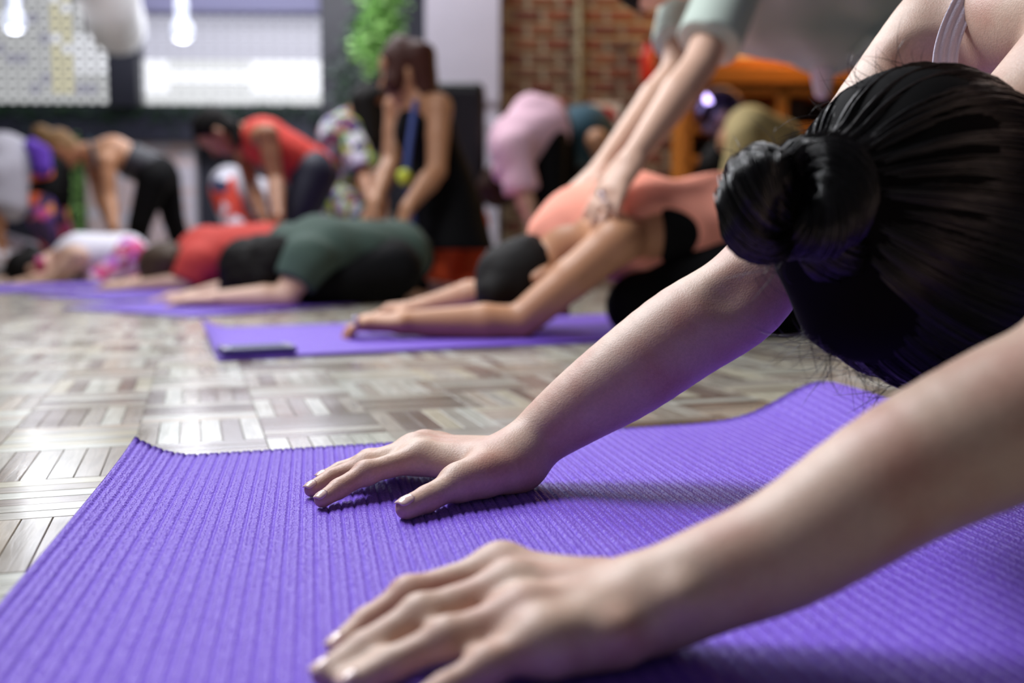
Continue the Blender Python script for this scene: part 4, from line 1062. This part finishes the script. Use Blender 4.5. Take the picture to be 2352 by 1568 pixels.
def ring(c, axis, R, r, parent, stone=0.0):
    axis = Vector(axis).normalized(); s = axis.orthogonal().normalized(); t = axis.cross(s); vs = []; fs = []; n, m = 18, 6
    for i in range(n):
        a = 2 * math.pi * i / n; d = s * math.cos(a) + t * math.sin(a)
        for j in range(m):
            b = 2 * math.pi * j / m; vs.append(Vector(c) + d * (R + r * math.cos(b)) + axis * r * math.sin(b))
    for i in range(n):
        for j in range(m): fs.append((i * m + j, ((i + 1) % n) * m + j, ((i + 1) % n) * m + (j + 1) % m, i * m + (j + 1) % m))
    o = mesh_obj('ring', vs, fs, 'silver', parent)
    if stone:
        bm = bmesh.new(); bmesh.ops.create_icosphere(bm, subdivisions=1, radius=stone); bmesh.ops.translate(bm, vec=Vector(c) + Vector((0, -0.3, 1)).normalized() * R, verts=bm.verts); bm_obj('stone', bm, 'silver', o)
ring(P(818, 742, 1.99), (1, 0, 0.2), 0.011, 0.002, coral, 0.007)
# 2 teacher in sage shirt bending over, hands on the back of the coral top
s1, s2 = P(1695, -70, 2.34), P(1596, -80, 2.66); e1, w1 = P(1606, 150, 2.22), P(1448, 372, 2.09); e2, w2 = P(1552, 165, 2.50), P(1385, 385, 2.27)
teach = person('standing person in loose sage green shirt pressing both hands on the coral back', V3((-0.2, 0.97, 0)),
    P(2090, -10, 2.75), P(1735, -55, 2.5), P(1590, -70, 2.46), P(1508, -78, 2.43), (-0.75, 0.1, -0.35), (-0.35, -0.15, -0.9),
    [(s1, e1, w1, (-0.48, -0.30, -0.72), (-0.5, -0.6, 0.6), (0.1, 0.9, -0.2), 0.16), (s2, e2, w2, (-0.62, -0.1, -0.55), (-0.5, -0.3, 0.7), (0, -0.9, 0), 0.25)],
    [(P(2100, 40, 2.66), P(2140, 400, 2.72), P(2150, 690, 2.85), P(2010, 720, 2.80)), (P(2120, 30, 2.90), P(2170, 390, 2.95), P(2190, 665, 3.05), P(2060, 690, 3.0))],
    'skin_light', dict(mat='sage_cotton', sleeve=0.78, grow=0.020, wrinkle=0.006), dict(mat='charcoal_knit', name='trousers'), dict(mat='hair_dark'), vox=0.0065, girth=1.1,
    belly=[(P(1720, 40, 2.48), P(1900, 92, 2.58), 0.085, 0.078), (P(1900, 92, 2.58), P(2040, 60, 2.66), 0.078, 0.095)])
implicit('shirt_hem', [Prim(P(2000, 95, 2.52), P(2085, 20, 2.56), 0.016, 0.018, 0.02, 0), Prim(P(1955, 128, 2.52), P(2000, 95, 2.52), 0.012, 0.016, 0.02, 0)], 0.006, 'sage_stripe', teach)
implicit('shirt_tail', [Prim(P(1890, 165, 2.55), P(1888, 212, 2.55), 0.030, 0.018, 0.02, 0)], 0.006, 'white_cotton', teach)
ring(P(1384, 452, 2.035), (-0.48, -0.3, -0.72), 0.011, 0.002, teach, 0.006)
# 3 kneeling woman, orange leggings, dark dress
kn = person('kneeling person in a black dress, blue scarf and orange leggings', V3((0.55, -0.83, 0)),
    P(1030, 480, 3.98), P(975, 300, 3.90), P(960, 225, 3.88), P(930, 165, 3.86), (-0.25, 0.0, 0.95), (-0.75, -0.2, -0.62),
    [(P(1008, 245, 3.80), P(1003, 392, 3.74), P(935, 478, 3.62), (-0.25, -0.1, -0.9), (-0.8, -0.5, 0.2), (-0.2, 0.9, 0), 0.3), (P(912, 245, 4.0), P(900, 372, 3.94), P(862, 465, 3.75), (-0.4, -0.1, -0.8), (-0.7, -0.5, 0.3), (0, -0.9, 0), 0.3)],
    [(P(1005, 520, 3.92), P(995, 642, 3.84), P(1120, 650, 4.25), P(1150, 655, 4.4)), (P(1070, 515, 4.02), P(1078, 642, 3.92), P(1190, 645, 4.4), P(1220, 650, 4.5))],
    'skin_tan', dict(mat='black_knit', name='dress', grow=0.010, wrinkle=0.003), dict(mat='orange_knit'), dict(mat='hair_chestnut', curl=0.004, locks=[(P(965, 130, 3.84), P(985, 240, 3.84), 0.06, 0.03), (P(920, 110, 3.86), P(905, 190, 3.80), 0.05, 0.04), (P(975, 150, 3.9), P(1000, 255, 3.9), 0.045, 0.02)]),
    belly=[(P(1010, 440, 3.92), P(1038, 580, 3.90), 0.135, 0.165, (P(1038, 572, 3.9), (0.0, 0.0, -1.0)))], vox=0.0085)
lan = spline([P(955, 232, 3.78), P(945, 300, 3.73), P(935, 400, 3.72), P(950, 520, 3.76)], 14); v, f = tube(lan, 0.012, 7); mesh_obj('scarf', v, f, 'blue_cord', kn)
mk('lime_felt', (206, 214, 70), 0.7); implicit('pendant', [Prim(P(928, 405, 3.70), P(928, 412, 3.70), 0.028, 0.024)], 0.006, 'lime_felt', kn)
# 4 dark green shirt, curly hair
green = person('person in a dark green shirt and black leggings folded forward on a mat', V3((-0.5, 0.86, 0)),
    P(905, 585, 3.42), P(735, 578, 3.18), P(660, 590, 3.12), P(592, 615, 3.1), (-0.85, -0.2, -0.3), (0.3, 0, -0.9),
    [(P(705, 595, 3.02), P(655, 683, 2.98), P(492, 688, 2.93), (-1, 0.05, -0.05), (0, 0, 1), (0, 1, 0), 0.15), (P(665, 560, 3.36), P(580, 655, 3.32), P(440, 682, 3.28), (-1, 0, -0.05), (0, 0, 1), (0, -1, 0), 0.15)],
    [(P(905, 620, 3.22), P(715, 652, 3.08), P(900, 682, 3.20), P(985, 684, 3.28)), (P(940, 590, 3.6), P(740, 645, 3.5), P(960, 660, 3.7), P(1040, 664, 3.8))],
    'skin_light', dict(mat='green_cotton', sleeve=0.6, grow=0.016, wrinkle=0.005), dict(mat='black_knit'),
    dict(mat='hair_dark', curl=0.010, wf=70, locks=[(P(620, 595, 3.06), P(550, 655, 3.06), 0.07, 0.05), (P(570, 605, 3.1), P(530, 660, 3.1), 0.06, 0.035), (P(640, 580, 3.05), P(600, 640, 3.02), 0.05, 0.05)]), girth=1.0)
# 5 red shirt lying
person('person in a short-sleeved red shirt folded forward on a mat', V3((-0.4, 0.9, 0)),
    P(610, 580, 4.35), P(480, 590, 4.12), P(425, 605, 4.06), P(388, 612, 4.0), (-0.85, -0.2, -0.3), (0.3, 0, -0.9),
    [(P(452, 605, 3.95), P(425, 652, 3.92), P(300, 660, 3.88), (-1, 0, -0.03), (0, 0, 1), (0, 1, 0), 0.15), (P(440, 585, 4.25), P(390, 640, 4.2), P(290, 655, 4.15), (-1, 0, -0.05), (0, 0, 1), (0, -1, 0), 0.15)],
    [(P(600, 595, 4.25), P(480, 640, 4.1), P(610, 650, 4.3), P(660, 655, 4.4)), (P(620, 590, 4.5), P(500, 632, 4.45), P(630, 640, 4.6), P(690, 645, 4.7))],
    'skin_light', dict(mat='red_cotton', sleeve=0.9, grow=0.016, wrinkle=0.004), dict(mat='navy_knit'), dict(mat='hair_ash', curl=0.005, locks=[(P(385, 600, 3.95), P(360, 632, 3.95), 0.05, 0.04)]), girth=1.15)
# 6 white top + floral shorts lying
wt = person('person in a white top and pink floral trousers folded forward on a mat', V3((-0.4, 0.9, 0)),
    P(290, 588, 5.0), P(185, 588, 4.86), P(125, 605, 4.80), P(72, 620, 4.74), (-0.85, -0.2, -0.3), (0.3, 0, -0.9),
    [(P(178, 592, 4.68), P(118, 642, 4.64), P(10, 662, 4.6), (-1, 0, -0.05), (0, 0, 1), (0, 1, 0), 0.15), (P(140, 590, 4.98), P(85, 640, 4.9), P(-20, 655, 4.86), (-1, 0, -0.05), (0, 0, 1), (0, -1, 0), 0.15)],
    [(P(295, 600, 4.9), P(225, 648, 4.78), P(310, 652, 4.95), P(345, 655, 5.0)), (P(305, 590, 5.15), P(235, 640, 5.1), P(320, 642, 5.25), P(360, 645, 5.3))],
    'skin_light', dict(mat='white_cotton', grow=0.012), dict(mat='floral_pink', name='trousers'), dict(mat='hair_dark', curl=0.004))
implicit('headband', [Prim(P(92, 600, 4.68), P(94, 640, 4.68), 0.022, 0.022, 0.01, 0), Prim(P(88, 595, 4.8), P(92, 600, 4.68), 0.02, None, 0.01, 0)], 0.008, 'floral_pink', wt)
# 7 edge person lying in pale grey
person('person in a pale grey top lying folded forward at the left edge', V3((-0.4, 0.9, 0)),
    P(60, 600, 5.7), P(-10, 580, 5.55), P(-70, 595, 5.5), P(-110, 610, 5.45), (-0.85, -0.2, -0.3), (0.3, 0, -0.9),
    [(P(-20, 590, 5.4), P(-60, 630, 5.38), P(-140, 640, 5.3), (-1, 0, -0.05), (0, 0, 1), (0, 1, 0), 0.15), (P(-40, 590, 5.7), P(-80, 630, 5.6), P(-160, 635, 5.6), (-1, 0, -0.05), (0, 0, 1), (0, -1, 0), 0.15)],
    [(P(60, 600, 5.6), P(10, 622, 5.5), P(80, 632, 5.7), P(110, 634, 5.75)), (P(70, 595, 5.85), P(20, 618, 5.8), P(90, 626, 5.95), P(120, 628, 6.0))],
    'skin_light', dict(mat='white_cotton', sleeve=0.5, grow=0.018, wrinkle=0.006), dict(mat='charcoal_knit'), dict(mat='hair_dark'))
# 8 blonde standing, bent
bl = person('standing person in a dark tank top and black leggings bending over the white top', V3((-0.2, 0.97, 0)),
    P(365, 398, 6.1), P(262, 352, 6.0), P(205, 350, 5.98), P(142, 342, 5.95), (-0.75, 0, 0.45), (-0.55, -0.1, -0.8),
    [(P(245, 372, 5.84), P(252, 455, 5.80), P(262, 520, 5.66), (0.05, -0.1, -0.95), (-0.9, -0.2, 0.1), (-0.2, 0.9, 0), 0.3), (P(212, 370, 6.14), P(226, 440, 6.0), P(254, 515, 5.8), (0.1, -0.1, -0.9), (-0.9, -0.2, 0.1), (0, -0.9, 0), 0.3)],
    [(P(352, 415, 5.98), P(322, 510, 5.96), P(302, 610, 6.02), P(262, 618, 6.0)), (P(378, 410, 6.22), P(398, 505, 6.24), P(428, 598, 6.34), P(392, 608, 6.3))],
    'skin_tan', dict(mat='charcoal_knit', name='tank_top', grow=0.010, high=0.72, low=0.05), dict(mat='black_knit'), dict(mat='hair_blonde', locks=[(P(98, 306, 5.95), P(92, 304, 5.95), 0.045, None), (P(110, 318, 5.95), P(135, 322, 5.95), 0.05, 0.06)]))
v, f = tube(spline([P(205, 318, 5.86), P(212, 345, 5.84), P(222, 385, 5.84)], 8), 0.012, 6); mesh_obj('strap', v, f, 'teal_cotton', bl)
# 9 left edge standing, grey shirt
gl = person('standing person in a grey shirt and bright patterned leggings bending at the left edge', V3((-0.3, 0.95, 0)),
    P(88, 395, 5.72), P(10, 360, 5.6), P(-50, 380, 5.55), P(-100, 410, 5.5), (-0.7, 0, -0.4), (-0.2, -0.1, -0.9),
    [(P(-10, 400, 5.42), P(-5, 480, 5.4), P(0, 540, 5.4), (0.05, 0, -1), (-1, 0, 0), (0, 1, 0), 0.3), (P(-30, 390, 5.8), P(-40, 480, 5.75), P(-20, 540, 5.7), (0.05, 0, -1), (-1, 0, 0), (0, -1, 0), 0.3)],
    [(P(88, 410, 5.6), P(92, 500, 5.52), P(135, 605, 5.75), P(100, 612, 5.7)), (P(105, 405, 5.88), P(130, 500, 5.9), P(165, 595, 6.1), P(130, 600, 6.05))],
    'skin_olive', dict(mat='grey_cotton', sleeve=0.9, grow=0.022, wrinkle=0.006, low=0.3), dict(mat='print_leggings'), dict(mat='hair_dark'), girth=1.15, belly=[(P(20, 400, 5.5), P(25, 470, 5.45), 0.12, 0.09)])
implicit('waist_cloth', [Prim(P(92, 352, 5.52), P(98, 385, 5.50), 0.05, 0.05, 0.03, 0), Prim(P(72, 335, 5.56), P(92, 352, 5.52), 0.04, 0.05, 0.03, 0)], 0.01, 'purple_cotton', gl, wrinkle=0.006)
implicit('shorts', [Prim(P(90, 392, 5.66), P(92, 440, 5.58), 0.135, 0.105, 0.03, 0), Prim(P(108, 400, 5.88), P(122, 455, 5.9), 0.13, 0.10, 0.03, 0)], 0.012, 'black_knit', gl)
# 10 red tank kneeling and bending
rt = person('person in a red tank top and navy leggings leaning straight-armed on another back', V3((-0.2, 0.97, 0)),
    P(712, 388, 5.0), P(608, 325, 4.92), P(555, 312, 4.9), P(500, 305, 4.86), (-0.75, 0, 0.35), (-0.5, -0.15, -0.85),
    [(P(615, 310, 4.74), P(632, 415, 4.70), P(640, 500, 4.5), (0.1, -0.2, -0.95), (-0.9, -0.2, 0.1), (-0.2, 0.9, 0), 0.3), (P(555, 335, 5.06), P(578, 425, 4.95), P(606, 498, 4.7), (0.15, -0.2, -0.9), (-0.9, -0.2, 0.1), (0, -0.9, 0), 0.3)],
    [(P(722, 402, 4.9), P(648, 565, 4.78), P(780, 630, 5.1), P(830, 632, 5.2)), (P(735, 400, 5.12), P(670, 555, 5.1), P(770, 622, 5.2), P(810, 626, 5.25))],
    'skin_olive', dict(mat='tomato_cotton', name='tank_top', grow=0.014), dict(mat='navy_knit'), dict(mat='hair_dark', locks=[(P(470, 290, 4.86), P(490, 275, 4.86), 0.06, 0.06), (P(540, 290, 4.84), P(545, 330, 4.80), 0.03, 0.02)]), girth=1.05)
# 11 floral top person squatting behind
person('person in a multicoloured floral outfit squatting behind the kneeling black dress', V3((-0.6, 0.8, 0)),
    P(775, 445, 5.65), P(790, 315, 5.5), P(820, 262, 5.45), P(850, 240, 5.4), (0.35, 0, 0.85), (0.75, -0.3, -0.5),
    [(P(800, 300, 5.3), P(835, 400, 5.2), P(855, 475, 5.0), (0.1, -0.2, -0.9), (0.9, -0.2, 0.1), (0, 0.9, 0), 0.3), (P(790, 290, 5.75), P(850, 390, 5.7), P(880, 460, 5.5), (0.1, -0.2, -0.9), (0.9, -0.2, 0.1), (0, -0.9, 0), 0.3)],
    [(P(785, 460, 5.5), P(840, 500, 5.25), P(790, 600, 5.4), P(840, 620, 5.3)), (P(800, 455, 5.8), P(870, 500, 5.6), P(820, 600, 5.7), P(860, 610, 5.6))],
    'skin_olive', dict(mat='floral_multi', name='blouse', sleeve=0.9, grow=0.024, wrinkle=0.006), dict(mat='floral_multi', name='trousers'), dict(mat='hair_dark', locks=[(P(835, 235, 5.36), P(850, 330, 5.3), 0.075, 0.05), (P(870, 240, 5.4), P(880, 320, 5.36), 0.06, 0.04)]), girth=1.1)
# 12 red print person mostly hidden
person('person in red and navy printed trousers bending behind the red tank top', V3((-0.3, 0.95, 0)),
    P(528, 425, 6.1), P(600, 455, 6.05), P(640, 470, 6.0), P(672, 488, 6.0), (0.8, 0, -0.5), (0.3, 0, -0.9),
    [(P(610, 460, 5.9), P(612, 530, 5.9), P(600, 590, 5.85), (-0.1, 0, -1), (1, 0, 0), (0, 1, 0), 0.3), (P(620, 460, 6.2), P(630, 530, 6.2), P(620, 590, 6.15), (-0.1, 0, -1), (1, 0, 0), (0, -1, 0), 0.3)],
    [(P(520, 440, 5.98), P(540, 520, 5.9), P(505, 610, 6.0), P(545, 616, 5.95)), (P(530, 435, 6.25), P(560, 520, 6.2), P(525, 605, 6.3), P(560, 610, 6.25))],
    'skin_tan', dict(mat='grey_cotton', sleeve=0.5, grow=0.016), dict(mat='print_red', name='trousers'), dict(mat='hair_brown'))
# 13 pink shirt
person('bending person in a loose pale pink shirt and black trousers before the brick wall', V3((-0.4, 0.9, 0)),
    P(1252, 296, 4.62), P(1190, 322, 4.5), P(1165, 370, 4.52), P(1150, 420, 4.62), (-0.35, 0.1, -0.9), (0.6, 0.5, -0.3),
    [(P(1178, 340, 4.36), P(1200, 440, 4.34), P(1225, 520, 4.34), (0.2, 0, -1), (-1, 0, 0), (0, 1, 0), 0.3), (P(1200, 340, 4.68), P(1285, 370, 4.75), P(1285, 450, 4.7), (0.1, 0, -1), (-1, 0, 0), (0, -1, 0), 0.3)],
    [(P(1255, 330, 4.5), P(1262, 475, 4.5), P(1275, 630, 4.62), P(1235, 645, 4.55)), (P(1275, 330, 4.74), P(1295, 470, 4.78), P(1310, 615, 4.9), P(1270, 632, 4.85))],
    'skin_light', dict(mat='pink_cotton', sleeve=1.0, grow=0.024, wrinkle=0.007, low=0.05), dict(mat='black_knit', name='trousers'), dict(mat='hair_brown'), belly=[(P(1190, 345, 4.5), P(1165, 390, 4.5), 0.10, 0.07), (P(1250, 285, 4.6), P(1225, 270, 4.58), 0.12, 0.11)])
# 14 teal shirt
person('bending person in a dark teal shirt with bare arm behind the pale pink shirt', V3((0.3, 0.95, 0)),
    P(1285, 320, 5.0), P(1345, 310, 4.92), P(1392, 345, 4.95), P(1420, 400, 5.25), (0.5, 0, -0.8), (-0.5, 0, -0.6),
    [(P(1372, 322, 4.74), P(1398, 405, 4.8), P(1395, 480, 4.8), (-0.1, 0, -1), (1, 0, 0), (0, 1, 0), 0.3), (P(1360, 320, 5.4), P(1410, 400, 5.5), P(1405, 480, 5.45), (-0.1, 0, -1), (1, 0, 0), (0, -1, 0), 0.3)],
    [(P(1290, 340, 5.25), P(1300, 470, 5.25), P(1285, 610, 5.35), P(1320, 622, 5.3)), (P(1300, 335, 5.5), P(1320, 465, 5.5), P(1305, 600, 5.6), P(1340, 610, 5.55))],
    'skin_tan', dict(mat='teal_cotton', grow=0.024, wrinkle=0.005), dict(mat='black_knit', name='trousers'), dict(mat='hair_brown'), girth=1.2)
# 15 cream top person by the shelf
person('bending person in a cream top and navy trousers in front of the amber shelf', V3((0.2, 0.97, 0)),
    P(1790, 330, 4.75), P(1722, 300, 4.6), P(1680, 320, 4.6), P(1655, 365, 4.75), (-0.4, 0.2, -0.85), (0.5, 0.7, -0.2),
    [(P(1705, 318, 4.44), P(1690, 400, 4.44), P(1680, 470, 4.4), (0, 0, -1), (-1, 0, 0), (0, 1, 0), 0.3), (P(1700, 318, 4.78), P(1690, 400, 4.8), P(1680, 470, 4.8), (0, 0, -1), (-1, 0, 0), (0, -1, 0), 0.3)],
    [(P(1790, 355, 4.64), P(1750, 480, 4.6), P(1790, 620, 4.72), P(1750, 635, 4.68)), (P(1805, 350, 4.9), P(1780, 475, 4.9), P(1810, 610, 5.0), P(1770, 620, 4.95))],
    'skin_tan', dict(mat='cream_cotton', grow=0.014, sleeve=1.3), dict(mat='navy_knit', name='trousers'), dict(mat='hair_dark'))
